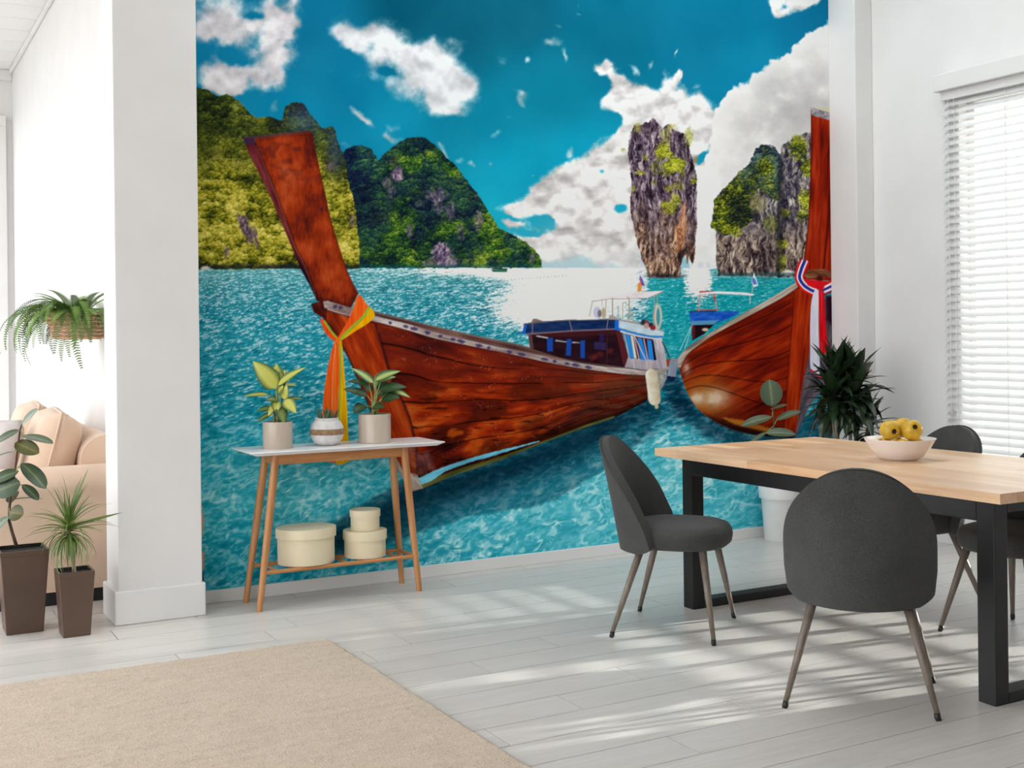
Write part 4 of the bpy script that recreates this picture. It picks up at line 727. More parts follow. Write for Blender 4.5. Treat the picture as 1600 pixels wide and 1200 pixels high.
# far wall of the side room with a tall window
wf = MB(); wf.box(-6, -3.4, 12.1, 12.3, 0, CEIL).box(1.16, 1.43, 12.1, 12.3, 0, CEIL).box(-3.4, 1.16, 12.1, 12.3, 0, .3).box(-3.4, 1.16, 12.1, 12.3, 3.4, CEIL)
struct(wf.build('wall_far', MT['wall']))
w2 = struct(empty('window_2', (-1.1, 12.15, .3))); o2 = (-1.1, 12.15, .3)
for (a, b, c, d) in ((-3.4, 1.24, .24, .34), (-3.4, 1.24, 3.36, 3.46)): part(MB().box(a, b, 12.05, 12.18, c, d), 'window_frame', MT['trim'], w2, o2, bevel=.004)
for xx in (-3.4, -1.9, -.4, 1.12): part(MB().box(xx, xx + (.12 if xx > 1 else .08), 12.05, 12.18, .34, 3.36), 'window_frame', MT['trim'], w2, o2, bevel=.006)
for xx in (-3.32, -1.82, -.32): part(MB().box(xx, xx + 1.42, 12.11, 12.116, .34, 3.36), 'pane', MT['glass'], w2, o2)
# ceiling with board panels over the side room
SX0, SX1, SY0, SY1 = 1.6, 5.4, 3.6, 5.8                     # unseen roof opening added for top light on table and floor
ceiling = struct(MB().box(-2.6, 6.1, -2.4, SY0, CEIL + .012, CEIL + .2).box(-1.7, 6.1, SY1, 12.3, CEIL + .012, CEIL + .2).box(-2.6, SX0, SY0, SY1, CEIL + .012, CEIL + .2).box(SX1, 6.1, SY0, SY1, CEIL + .012, CEIL + .2).build('ceiling', MT['ceil']))
w3 = struct(empty('window_added_roof', ((SX0 + SX1) / 2, (SY0 + SY1) / 2, CEIL))); o3 = ((SX0 + SX1) / 2, (SY0 + SY1) / 2, CEIL)
for k in range(4): xx = SX0 + (SX1 - SX0) * k / 3; part(MB().box(xx - .03, xx + .03, SY0, SY1, CEIL + .02, CEIL + .22), 'window_frame', MT['trim'], w3, o3)
for yy in (SY0, SY1): part(MB().box(SX0, SX1, yy - .03, yy + .03, CEIL, CEIL + .22), 'window_frame', MT['trim'], w3, o3)
for k in range(3): xx = SX0 + (SX1 - SX0) * k / 3; part(MB().box(xx + .03, xx + (SX1 - SX0) / 3 - .03, SY0 + .03, SY1 - .03, CEIL + .15, CEIL + .156), 'pane', MT['glass'], w3, o3)
for k in range(16):
    y0 = 5.66 + k * .403
    MB().box(-1.7, 1.3, y0 + .004, y0 + .399, CEIL, CEIL + .0118).build('panel', MT['ceil'], ceiling, bevel=.003)
part(MB().box(-2.6, 5.9, -2.2, SY0, CEIL, CEIL + .0118).box(1.43, 5.9, SY1, 5.884, CEIL, CEIL + .0118).box(-2.6, SX0, SY0, 5.66, CEIL, CEIL + .0118).box(SX1, 5.9, SY0, SY1, CEIL, CEIL + .0118), 'ceiling_sheet', MT['ceil'], ceiling)
struct(MB().box(-1.7, 1.3, 12.05, 12.1, 3.8, CEIL).build('trim_1', MT['trim'], bevel=.01))
struct(MB().box(1.27, 1.3, 5.95, 12.05, 3.86, CEIL).build('trim_2', MT['trim'], bevel=.01))

# ================================================================ MURAL (printed wallpaper: flat print on the back wall)
def build_mural():
    nx, nz = 960, 830
    xs = np.linspace(1.43, 5.745, nx); zs = np.concatenate([np.linspace(.066, 3.63, nz - 1), [CEIL]])
    XX, ZZ = np.meshgrid(xs, zs)
    Hm = ((1992.47654, -21.279051, -1104.891188), (235.42052, -1834.956623, 5188.639941), (.486, 0., 5.1415))   # wall metres -> print units
    w = Hm[2][0] * XX + Hm[2][2]
    U = (Hm[0][0] * XX + Hm[0][1] * ZZ + Hm[0][2]) / w; V = (Hm[1][0] * XX + Hm[1][1] * ZZ + Hm[1][2]) / w
    I = mural_paint(U, V) / 255.
    lin = np.where(I <= .04045, I / 12.92, ((I + .055) / 1.055) ** 2.4)
    lin = np.clip(lin * MURAL_GAIN, 0, .93)
    me = bpy.data.meshes.new('mural'); n = nx * nz; nf = (nx - 1) * (nz - 1)
    co = np.zeros((n, 3), np.float32); co[:, 0] = XX.ravel(); co[:, 1] = YW - .0015; co[:, 2] = ZZ.ravel()
    i = np.arange(nz - 1)[:, None] * nx + np.arange(nx - 1)[None, :]
    q = np.stack([i, i + 1, i + nx + 1, i + nx], -1).reshape(-1, 4).astype(np.int32)
    me.vertices.add(n); me.vertices.foreach_set('co', co.ravel())
    me.loops.add(nf * 4); me.loops.foreach_set('vertex_index', q.ravel())
    me.polygons.add(nf); me.polygons.foreach_set('loop_start', np.arange(nf, dtype=np.int32) * 4)
    me.update(calc_edges=True)
    at = me.color_attributes.new('print', 'FLOAT_COLOR', 'POINT'); c = np.ones((n, 4), np.float32); c[:, :3] = lin.reshape(-1, 3); at.data.foreach_set('color', c.ravel())
    t = NT('printed_wallpaper'); a = t.n('ShaderNodeAttribute', attribute_name='print'); t.color(a.outputs['Color']); t.set(Roughness=.6, Specular_IOR_Level=0.)
    nz_ = t.noise(t.coord(), 400, 2); t.bump(nz_, .05, .0005)
    return link('wall_mural', me, t.m)
MURAL_GAIN = 1.12
tag(build_mural(), 'full-height printed wallpaper of wooden longtail boats, turquoise bay and limestone rocks', 'mural')
# ================================================================ VENETIAN BLIND
def blind(BY0, BY1, ZB, tilt, label):
    bo = (5.86, (BY0 + BY1) / 2, ZB); bl = tag(empty('venetian_blind', bo), label, 'blind', 'white slatted window blinds')
    part(MB().box(5.80, 5.899, BY0, BY1 + .03, 2.79, 2.895), 'valance', MT['trim'], bl, bo, bevel=.006)
    part(MB().box(5.835, 5.885, BY0, BY1, 2.735, 2.79), 'headrail', MT['trim'], bl, bo, bevel=.003)
    slat_w = .05; sm = MB(); n = 6
    for k in range(n + 1):
        t = k / n - .5; cx = t * slat_w; cz = .004 * (1 - (2 * t) ** 2); X_ = cx * math.cos(tilt) - cz * math.sin(tilt); Z_ = cx * math.sin(tilt) + cz * math.cos(tilt)
        sm.v += [(X_, -(BY1 - BY0) / 2, Z_), (X_, (BY1 - BY0) / 2, Z_)]
    for k in range(n): sm.f.append((2 * k, 2 * k + 2, 2 * k + 3, 2 * k + 1))
    slat_me = sm.mesh('slat'); slat_me.materials.append(MT['slat'])
    for p in slat_me.polygons: p.use_smooth = True
    zs_ = 2.715
    while zs_ > ZB + .05:
        link('slat', slat_me, None, bl, loc=(0, 0, zs_ - bo[2])); zs_ -= .0478
    part(MB().box(5.837, 5.883, BY0, BY1, ZB, ZB + .022), 'bottom_rail', MT['trim'], bl, bo, bevel=.004)
    for yy in (BY1 - .1, (BY0 + BY1) / 2, BY0 + .1): part(MB().tube([(5.834, yy, 2.74), (5.834, yy, ZB + .01)], .0016, 5), 'ladder_cord', MT['trim'], bl, bo)
    part(MB().tube([(5.829, BY1 - .06, 2.74), (5.829, BY1 - .06, .86)], .0018, 5), 'pull_cord', MT['trim'], bl, bo)
    part(MB().lathe([(0, 0), (.006, .002), (.008, .02), (.006, .06), (0, .064)], 10, (5.829, BY1 - .06, .80)), 'cord_tassel', MT['sofagrey'], bl, bo, smooth=True)
blind(4.1, 5.03, .46, R(53), 'white slatted blind with open slats glowing with daylight, next to the corner')
blind(2.5, 4.03, .80, R(74), 'unseen white slatted blind added with closed slats to keep sun off the rug')  # added out of view, shut so that direct sun misses the rug

# ================================================================ RUG
def build_rug():
    x0, x1, y0, y1 = -1.7, 1.785, 1.9, 4.885; nx, ny = 330, 290
    xs = np.linspace(x0, x1, nx); ys_ = np.linspace(y0, y1, ny); X, Y = np.meshgrid(xs, ys_)
    e = np.minimum(np.minimum(X - x0, x1 - X), np.minimum(Y - y0, y1 - Y))
    Z = .016 + .006 * (fbm(X * 60, Y * 75, 3, 2) - .5) + .004 * (fbm(X * 5, Y * 14, 3, 4) - .5); Z = Z * sstep(0, .02, e) + .002
    Xj = X + (vn(X * 30, Y * 30, 3) - .5) * .006; Yj = Y + (vn(X * 30, Y * 30, 5) - .5) * .006
    v = np.stack([Xj, Yj, Z], -1).reshape(-1, 3); i = np.arange(ny - 1)[:, None] * nx + np.arange(nx - 1)[None, :]
    q = np.stack([i, i + 1, i + nx + 1, i + nx], -1).reshape(-1, 4)
    me = bpy.data.meshes.new('pile'); me.from_pydata(v.tolist(), [], q.tolist()); me.update()
    r = tag(empty('area_rug', (0, 3.4, 0)), 'beige wool-pile rug lying on the pale floor boards', 'rug')
    o = link('pile', me, MT['rug'], r, True); o.location = (0, -3.4, 0)
    part(MB().box(x0 + .004, x1 - .004, y0 + .004, y1 - .004, .0005, .0025), 'backing', MT['rugedge'], r, (0, 3.4, 0))
build_rug()

# ================================================================ DINING TABLE
dt = tag(empty('dining_table', (4.01, 3.765, 0)), 'long oak-topped dining table on black steel frame legs', 'table'); do = (4.01, 3.765, 0)
TX0, TX1, TY0, TY1, TZ = 3.465, 4.53, 2.75, 4.78, .755
top = part(MB().box(TX0 + .001, TX1 - .001, TY0 + .001, TY1 - .001, TZ - .037, TZ - .0006), 'table_top', MT['oak'], dt, do, bevel=.002)
ns = 12; sw = (TX1 - TX0) / ns; rs = random.Random(5)
for k in range(ns):
    y = TY0; cuts = [TY0]
    while True:
        y += rs.uniform(.38, .8)
        if y > TY1 - .25: break
        cuts.append(y)
    cuts.append(TY1)
    for a, b in zip(cuts[:-1], cuts[1:]):
        c = (TX0 + (k + .5) * sw, (a + b) / 2, TZ - .0185)
        MB().box(-sw / 2 + .0003, sw / 2 - .0003, -(b - a) / 2 + .0003, (b - a) / 2 - .0003, -.0185, .0185).build('stave', MT['oak'], top, loc=(c[0] - do[0], c[1] - do[1], c[2]))
FX0, FX1 = 3.482, 4.485
for yy in (2.79, 4.505):
    for xx in (FX0, FX1 - .07): part(MB().box(xx, xx + .07, yy, yy + .075, .0, .718), 'leg', MT['black'], dt, do, bevel=.003)
    part(MB().box(FX0 + .07, FX1 - .07, yy, yy + .075, .0, .04), 'foot_bar', MT['black'], dt, do, bevel=.003)
    part(MB().box(FX0 + .07, FX1 - .07, yy, yy + .075, .678, .718), 'cross_bar', MT['black'], dt, do, bevel=.003)
for xx in (FX0, FX1 - .05): part(MB().box(xx, xx + .05, 2.865, 4.505, .645, .718), 'side_rail', MT['black'], dt, do, bevel=.003)

# ================================================================ DINING CHAIRS
def make_chair():
    t = empty('dining_chair', (0, 0, 0))
    MB().lathe([(0, .378), (.7, .378), (.9, .382), (.975, .396), (1.0, .425), (.985, .452), (.92, .472), (.8, .482), (.5, .489), (0, .491)], 44, (.025, 0, 0), .235, .232, 2.5).build('seat', MT['fabric'], t, True)
    nu, nt = 30, 30; mb = MB()
    def surf(u, tt, off=0.):
        hw = .247 * (.95 + .05 * min(1, tt / .25)) * (1 - .2 * max(0, 1 - tt / .075) ** 2) * (1 if tt < .42 else max(0., 1 - ((tt - .42) / .58) ** 2.3) ** .5)
        s = hw * u; a = abs(s) / .247
        x = -.222 - .085 * tt + (.215 - .16 * tt) * a ** 2.2 + off; z = .362 + .496 * tt
        return (x, s, z)
    ts = [.5 - .5 * math.cos(math.pi * k / nt) for k in range(nt + 1)]; ts[-1] = .9985
    for tt in ts:
        for k in range(nu + 1): mb.v.append(surf(-1 + 2 * k / nu, tt))
    for j in range(nt):
        for k in range(nu):
            a = j * (nu + 1) + k; mb.f.append((a, a + 1, a + nu + 2, a + nu + 1))
    b = mb.build('backrest', MT['fabric'], t, True)
    so = b.modifiers.new('thick', 'SOLIDIFY'); so.thickness = .042; so.offset = 0; so.use_even_offset = True
    bv = b.modifiers.new('round', 'BEVEL'); bv.width = .014; bv.segments = 3; bv.limit_method = 'ANGLE'; bv.angle_limit = R(50)
    rim = [surf(-1, tt, -.0135) for tt in ts] + [surf(1, tt, -.0135) for tt in reversed(ts)]
    MB().tube(rim, .0036, 6).build('piping', MT['piping'], t, True)
    for sx in (1, -1):
        for sy in (1, -1):
            p0 = Vector((.025 + sx * .135, sy * .155, .385)); p1 = Vector((sx * .222, sy * .252, .022))
            lg = MB().tube([p0, p0.lerp(p1, .5), p1], [.0175, .0145, .0095], 12).build('leg', MT['leg'], t, True)
            d = (p1 - p0).normalized(); MB().tube([p1 - d * .004, Vector((p1.x, p1.y, .0125)) + d * .001, Vector((p1.x + d.x * .02, p1.y + d.y * .02, .0004))], [.0102, .0112, .009], 12).build('foot_cap', MT['blackcap'], lg, True)
    return t
chair = make_chair(); CG = 'grey upholstered dining chairs round the table'
spots = [((3.203, 4.281, 0), -49.2, 'grey upholstered dining chair turned sideways at the table corner nearest the small console'),
         ((3.182, 3.132, 0), 43.4, 'grey upholstered dining chair in front of the table with its arched back towards us'),
         ((4.395, 4.0, 0), 172.8, 'grey dining chair behind the table, its back rising beside the fruit bowl'),
         ((4.365, 3.35, 0), 177, 'grey dining chair behind the black table leg, cut by the picture edge')]
for k, (p, a, lb) in enumerate(spots):
    c = chair if k == 0 else copy_tree(chair)
    c.location = p; c.rotation_euler = (0, 0, R(a)); tag(c, lb, 'chair', CG)

# ================================================================ FRUIT BOWL AND QUINCES
BX, BY = 4.03, 3.72
bowl = MB().lathe([(0, .004), (.062, .004), (.066, .0), (.072, .0), (.098, .016), (.128, .05), (.152, .092), (.155, .096), (.151, .096), (.125, .055), (.095, .022), (.06, .012), (0, .012)], 48).build('fruit_bowl', MT['bowl'], None, True, loc=(BX, BY, TZ))
tag(bowl, 'shallow white porcelain bowl of quinces on the oak table', 'bowl')
def quince_mesh(r, seed):
    rr = random.Random(seed); ph = [rr.uniform(0, 6.28) for _ in range(4)]; mb = MB(); n, m = 24, 15
    prof = []
    for j in range(m + 1):
        th = math.pi * j / m; k = 1 - .22 * math.exp(-(th / .28) ** 2) - .13 * math.exp(-((math.pi - th) / .3) ** 2)
        prof.append((th, r * k))
    for (th, k) in prof:
        for i in range(n):
            a = 2 * math.pi * i / n; w = 1 + .028 * math.cos(5 * a + ph[0]) * math.sin(th) ** 2 + .02 * math.cos(2 * a + ph[1])
            mb.v.append((k * w * math.sin(th) * math.cos(a), k * w * math.sin(th) * math.sin(a), k * 1.04 * math.cos(th)))
    for j in range(m):
        for i in range(n): mb.f.append((j * n + i, j * n + (i + 1) % n, (j + 1) * n + (i + 1) % n, (j + 1) * n + i))
    return mb
rightv = Vector((_r.x, _r.y, 0)); camv = Vector((-_f.x, -_f.y, 0))
def q_at(dx, dz, dd, r, axis, label, seed):
    mb = quince_mesh(r, seed); o = mb.build('quince', MT['quince'], None, True)
    p = Vector((BX, BY, TZ)) + rightv * dx + camv * dd + Vector((0, 0, dz)); o.location = p
    ax = (rightv * axis[0] + camv * axis[1] + Vector((0, 0, axis[2]))).normalized(); o.rotation_euler = ax.to_track_quat('Z', 'Y').to_euler()
    cb = MB().lathe([(0, -.004), (.008, -.003), (.0115, .0015), (.009, .004), (.005, -.001), (0, -.002)], 10)
    for i in range(5):
        a = i * 1.2566; cb.add([(.004 * math.cos(a - .4), .004 * math.sin(a - .4), 0), (.004 * math.cos(a + .4), .004 * math.sin(a + .4), 0), (.015 * math.cos(a), .015 * math.sin(a), .007)], [(0, 1, 2)])
    cb.build('calyx', MT['calyx'], o, loc=(0, 0, r * .82 + .003)); tag(o, label, 'quince', 'yellow quinces in the white bowl')
q_at(-0.0523, 0.1356, 0.0305, 0.0432, (.15, 1, -.12), 'yellow quince on the heap nearest the dark leafy plant, dark end facing us', 1)
q_at(0.0383, 0.1347, 0.0509, 0.0456, (.0, 1, .45), 'largest yellow quince at the front of the heap, dark end tilted up', 2)
q_at(0.0299, 0.1396, -0.0415, 0.0432, (.95, .35, .0), 'yellow quince topmost at the back of the heap', 3)
q_at(-0.0655, 0.0583, -0.009, 0.0407, (-.6, .4, .6), 'yellow quince low in the bowl under the dark-ended one', 4)
q_at(-0.008, 0.0575, 0.064, 0.0398, (-.2, -.6, .7), 'greenish yellow quince low at the front of the bowl', 5)
q_at(0.0661, 0.0595, 0.0072, 0.0417, (.8, -.2, .5), 'yellow quince low in the bowl on the side by the grey chair back', 6)
q_at(0.004, 0.0582, -0.0658, 0.0407, (.3, -.8, .5), 'yellow quince hidden low at the back of the bowl', 7)

# ================================================================ CONSOLE TABLE
ct = tag(empty('console_table', (2.15, 5.7, 0)), 'slim white-topped console table with slanting honey-wood legs against the mural', 'console table'); co_ = (2.15, 5.7, 0)
tp = MB(); zt = .776
tp.add([(1.668, 5.548, zt - .02), (2.632, 5.548, zt - .02), (2.632, 5.848, zt - .02), (1.668, 5.848, zt - .02), (1.632, 5.528, zt - .004), (2.668, 5.528, zt - .004), (2.668, 5.868, zt - .004), (1.632, 5.868, zt - .004), (1.634, 5.53, zt), (2.666, 5.53, zt), (2.666, 5.866, zt), (1.634, 5.866, zt)],
       [(0, 3, 2, 1), (8, 9, 10, 11), (0, 1, 5, 4), (1, 2, 6, 5), (2, 3, 7, 6), (3, 0, 4, 7), (4, 5, 9, 8), (5, 6, 10, 9), (6, 7, 11, 10), (7, 4, 8, 11)])
part(tp, 'table_top', MT['whitetop'], ct, co_)
legs = {}
for nm, (p0, p1) in dict(fl=((1.79, 5.625, .757), (1.684, 5.582, 0)), bl=((1.79, 5.785, .757), (1.684, 5.81, 0)), fr=((2.475, 5.625, .757), (2.538, 5.590, 0)), br=((2.475, 5.785, .757), (2.538, 5.815, 0))).items():
    legs[nm] = (Vector(p0), Vector(p1)); a, b = legs[nm]
    part(MB().tube([a, a.lerp(b, .35), b + Vector((0, 0, .0))], [.0195, .0195, .0145], 16), 'leg', MT['beech'], ct, co_, smooth='auto')
at_ = lambda nm, z: legs[nm][0].lerp(legs[nm][1], 1 - z / .757)
part(MB().box(1.80, 2.465, 5.612, 5.634, .702, .756), 'apron', MT['beechx'], ct, co_, bevel=.003)
part(MB().box(1.80, 2.465, 5.776, 5.798, .702, .756), 'apron', MT['beechx'], ct, co_, bevel=.003)
for s_ in ('l', 'r'): part(MB().box(at_('f' + s_, .73).x - .01, at_('f' + s_, .73).x + .01, 5.634, 5.776, .702, .756), 'apron', MT['beechx'], ct, co_, bevel=.003)
zs = .182
for s_ in ('f', 'b'): part(MB().tube([at_(s_ + 'l', zs), at_(s_ + 'r', zs)], .0105, 12), 'shelf_rail', MT['beechx'], ct, co_, smooth='auto')
for k in range(9):
    xx = 1.78 + k * .0925; part(MB().tube([(xx, at_('fl', zs).y, zs), (xx, at_('bl', zs).y, zs)], .008, 10), 'shelf_bar', MT['beech'], ct, co_, smooth='auto')

# ================================================================ ROUND BOXES ON THE SHELF
def round_box(x, y, z, r, h, label, sy=1.):
    t = tag(empty('round_box', (x, y, z)), label, 'box', 'cream round boxes on the console shelf'); lh = min(.048, h * .34)
    MB().lathe([(0, 0), (r * .935, 0), (r * .945, .004), (r * .945, h - lh * .6), (0, h - lh * .6)], 56, (0, 0, 0), 1, sy).build('box_body', MT['boxm'], t, 'auto')
    MB().lathe([(r * .948, h - lh), (r, h - lh), (r * 1.002, h - .006), (r * .99, h), (0, h + .001)], 56, (0, 0, 0), 1, sy).build('lid', MT['boxm'], t, 'auto')
ZS = .193
round_box(1.965, 5.70, ZS, .153, .178, 'largest cream round box with lid, alone on the console shelf', .86)
round_box(2.283, 5.70, ZS, .113, .135, 'medium cream round box on the console shelf with a small box on it')
round_box(2.285, 5.70, ZS + .1365, .079, .104, 'smallest cream round box stacked on the medium one')
# ================================================================ PLANTS
def leaf_mesh(name, L, W, prof='lance', fold=.18, curl=.25, ns=9, nw=4, wave=0., mat=None):
    """leaf along +X, upper side +Z; 'across' = 0 at the midrib, 1 at the margin"""
    P = {'lance': lambda t: math.sin(math.pi * t ** .8) ** .9 * (1 - .25 * t), 'oval': lambda t: max(0, 1 - (2 * t - 1) ** 2) ** .6, 'strap': lambda t: min(1, t * 6 + .35) * (1 - t ** 3) ** .9, 'tear': lambda t: math.sin(math.pi * t ** .62) ** .8}[prof]
    v = []; f = []; ac = []
    for i in range(ns + 1):
        t = i / ns; w = W * .5 * max(P(min(max(t, .004), .996)), .012); ang = curl * t * 1.5
        cx = L * (math.sin(ang) / (curl * 1.5) if abs(curl) > 1e-3 else t); cz = -L * ((1 - math.cos(ang)) / (curl * 1.5) if abs(curl) > 1e-3 else 0)
        for k in range(-nw, nw + 1):
            s = k / nw; lift = fold * abs(s) * w + wave * w * math.sin(t * 14 + s * 2) * abs(s)
            v.append((cx + lift * math.sin(ang), s * w, cz + lift * math.cos(ang))); ac.append(abs(s))
    m = 2 * nw + 1
    for i in range(ns):
        for k in range(m - 1): a = i * m + k; f.append((a, a + 1, a + m + 1, a + m))
    me = bpy.data.meshes.new(name); me.from_pydata(v, [], f); me.update()
    at = me.attributes.new('across', 'FLOAT', 'POINT'); at.data.foreach_set('value', ac)
    for p in me.polygons: p.use_smooth = True
    if mat: me.materials.append(mat)
    return me
def orient(base, tip, up):
    x = (Vector(tip) - Vector(base)).normalized(); u = Vector(up); u = u - x * u.dot(x)
    if u.length < 1e-4: u = x.orthogonal()
    u.normalize(); y = u.cross(x); m = Matrix((x, y, u)).transposed().to_4x4(); m.translation = Vector(base); return m
def put_leaf(me, parent, base, tip, up, L0, name='leaf', wscale=None):
    """leaf mesh of natural chord L0 placed from base to tip"""
    o = bpy.data.objects.new(name, me); col.objects.link(o); o.parent = parent
    s = (Vector(tip) - Vector(base)).length / L0; w = wscale if wscale else s
    o.matrix_basis = orient(base, tip, up) @ Matrix.Diagonal((s, w, (s + w) / 2, 1)); return o
def img(c, dx, dy, dd=0.):
    """offset to the viewer's right, up and towards the viewer, in metres"""
    return Vector((0, 0, 0)) + rightv * dx + Vector((0, 0, dy)) + camv * dd

def pot_cyl(t, r0, r1, h, mat, wall=.006, soil=MT['soil'], lip=None):
    MB().lathe([(0, 0), (r0 * .96, 0), (r0, .004), (r1, h - .003), (r1 - .002, h), (r1 - wall, h), (r1 - wall, h - .03), (0, h - .03)], 48).build('pot', mat, t, 'auto')
    MB().lathe([(0, h - .022), (r1 * .5, h - .019), (r1 - wall - .0005, h - .024)], 32).build('soil', soil, t, True)

def chord(me):
    xs = [v.co for v in me.vertices]; n = len(xs); m = 9; return (xs[n - 5] - xs[4]).length

# --- two foliage plants on the console (leaf list: base dx,dy  tip dx,dy  depth at tip, width, bright?)
K = .00326
def console_plant(x, y, r, h, label, lv, origin_px, kinds, stem_pts, group):
    t = tag(empty('potted_plant', (x, y, zt)), label, 'potted plant', group); pot_cyl(t, r, r, h, MT['potbeige'])
    o0 = Vector((0, 0, h - .012)); top_ = None
    for (bx, by, tx, ty, dd, w, kd) in lv:
        b = img(None, (bx - origin_px[0]) * K, (origin_px[1] - by) * K, dd * .25) + o0; e = img(None, (tx - origin_px[0]) * K, (origin_px[1] - ty) * K, dd) + o0
        L = (e - b).length; me = leaf_mesh('leaf', 1, 1.45 * w * K / L, 'tear', .2, .3, 10, 4, .04, kinds[kd]); up = camv * .75 + Vector((0, 0, .7)) + rightv * rnd.uniform(-.2, .2)
        lf = put_leaf(me, t, b, e, up, chord(me))
        s = img(None, rnd.uniform(-.02, .02), 0, rnd.uniform(-.02, .02)) + o0; mid = (s + b) / 2 + Vector((0, 0, .02))
        if by < origin_px[1] - 4: MB().tube([s - Vector((0, 0, .015)), s.lerp(mid, .5), mid, mid.lerp(b, .6), b], [.004, .0036, .003, .0026, .002], 6).build('stalk', MT['stemg'], t, True)
    return t
console_plant(1.822, 5.695, .0735, .134, 'beige cylinder pot with a pale yellow-green leafy plant on the console', [
    (431, 604, 402, 560, .05, 23, 0), (430, 606, 428, 565, -.03, 20, 0), (434, 600, 471, 568, .03, 11, 0), (432, 604, 442, 575, -.02, 15, 0), (418, 614, 380, 611, .02, 6, 0), (436, 600, 461, 597, -.03, 6, 0), (443, 621, 447, 600, .04, 11, 0), (445, 622, 463, 639, .06, 14, 0), (434, 623, 419, 618, .05, 10, 1), (447, 622, 470, 618, -.02, 6, 1), (422, 635, 403, 636, .03, 8, 1), (424, 642, 401, 653, .04, 7, 1), (437, 634, 447, 656, .075, 13, 1), (432, 624, 433, 640, .05, 11, 0), (428, 630, 420, 644, .05, 9, 0), (436, 612, 441, 600, .03, 9, 0)],
    (432, 659), [MT['dief'], MT['diefd']], None, 'potted plants on the console')
console_plant(2.343, 5.695, .0835, .15, 'beige cylinder pot with a deep green striped-leaf plant on the console', [
    (584, 592, 552, 563, .02, 11, 0), (587, 588, 624, 568, .03, 14, 0), (577, 594, 544, 584, .03, 9, 1), (574, 612, 540, 596, .05, 11, 1), (595, 590, 618, 579, -.03, 9, 0), (595, 603, 635, 593, .04, 14, 1), (612, 602, 643, 611, .05, 8, 0), (598, 617, 624, 611, .06, 17, 1), (570, 627, 554, 636, .07, 15, 1), (583, 630, 601, 626, .08, 12, 1), (590, 612, 606, 603, .03, 10, 1), (580, 606, 566, 590, -.04, 9, 1), (586, 600, 588, 574, -.05, 9, 0), (590, 604, 603, 584, -.03, 10, 1)],
    (585, 645), [MT['agl'], MT['agld']], None, 'potted plants on the console')

# --- succulents in the banded ball pot
t = tag(empty('potted_succulent', (2.083, 5.70, zt)), 'white ball pot with jute band and spiky succulents between the beige pots', 'potted plant', 'potted plants on the console')
RB, HB = .086, .141
prof = [(0, 0), (.042, 0)] + [(max(.04, RB * math.sin(math.acos(max(-1, min(1, 1 - 2 * (k / 14 * .86 + .07)))))), HB * k / 14) for k in range(1, 14)] + [(.062, HB), (.056, HB), (.056, HB - .02), (0, HB - .02)]
MB().lathe(prof, 48).build('pot', MT['ballpot'], t, True)
MB().lathe([(RB * .982, HB * .40), (RB * 1.018, HB * .41), (RB * 1.03, HB * .50), (RB * 1.018, HB * .60), (RB * .982, HB * .61)], 48).build('jute_band', MT['jute'], t, True)
MB().lathe([(0, HB - .012), (.0555, HB - .014)], 24).build('soil', MT['soil'], t, True)
spk = leaf_mesh('leaf', 1, .2, 'strap', .6, -.12, 6, 2, 0, MT['succ'])
for k in range(46):
    a = rnd.uniform(0, 6.28); r0 = rnd.uniform(0, .046); b = Vector((r0 * math.cos(a), r0 * math.sin(a), HB - .014)); l = rnd.uniform(.036, .07)
    e = b + Vector((math.cos(a) * l * (.15 + r0 * 7), math.sin(a) * l * (.15 + r0 * 7), l)); put_leaf(spk, t, b, e, (-math.cos(a), -math.sin(a), .2), 1)

# --- rubber plants
def rubber(name, loc, pot, label, stem, lv, O, k, kinds, z0):
    t = tag(empty(name, loc), label, 'potted plant', 'potted rubber plants'); pot(t)
    P = lambda px, py, dd=0.: img(None, (px - O[0]) * k, (O[1] - py) * k, dd) + Vector((0, 0, z0))
    sp = [P(*q) for q in stem]; n = len(sp); MB().tube(sp, [.008 - .0045 * i / (n - 1) for i in range(n)], 8).build('stem', MT['stem'], t, True)
    for (bx, by, tx, ty, d0, d1, w, kd, up) in lv:
        b = P(bx, by, d0); e = P(tx, ty, d1); L = (e - b).length; me = leaf_mesh('leaf', 1, 1.22 * w * k / L, 'oval', .12, .22, 10, 4, 0, kinds[kd])
        put_leaf(me, t, b, e, rightv * up[0] + Vector((0, 0, up[1])) + camv * up[2], chord(me))
        j = min(sp, key=lambda s: (s - b).length)
        if (j - b).length > .006: MB().tube([j, j.lerp(b, .5) + Vector((0, 0, .003)), b], [.003, .0025, .002], 6).build('leaf_stalk', MT['stemg'], t, True)
    return t
def brown_pot(w0, w1, h):
    def f(t):
        MB().frustum((0, 0), w0, w1, 0, h).build('pot', MT['potbrown'], t, bevel=.004)
        rim = MB()
        for (a, b, c, d) in ((-w1 / 2, w1 / 2, -w1 / 2, -w1 / 2 + .008), (-w1 / 2, w1 / 2, w1 / 2 - .008, w1 / 2), (-w1 / 2, -w1 / 2 + .008, -w1 / 2 + .008, w1 / 2 - .008), (w1 / 2 - .008, w1 / 2, -w1 / 2 + .008, w1 / 2 - .008)): rim.box(a, b, c, d, h - .001, h + .02)
        rim.build('rim', MT['potbrown'], t)
        q = w1 / 2 - .008; ln = MB().box(-q, q, -q, q, h, h + .003)
        for (a, b, c, d) in ((-q, q, -q, -q + .003), (-q, q, q - .003, q), (-q, -q + .003, -q + .003, q - .003), (q - .003, q, -q + .003, q - .003)): ln.box(a, b, c, d, h + .003, h + .0195)
        ln.build('liner', MT['potdark'], t)  # blackened faces stand for the shade inside the pot opening
    return f
KA = 5.38 / 1835
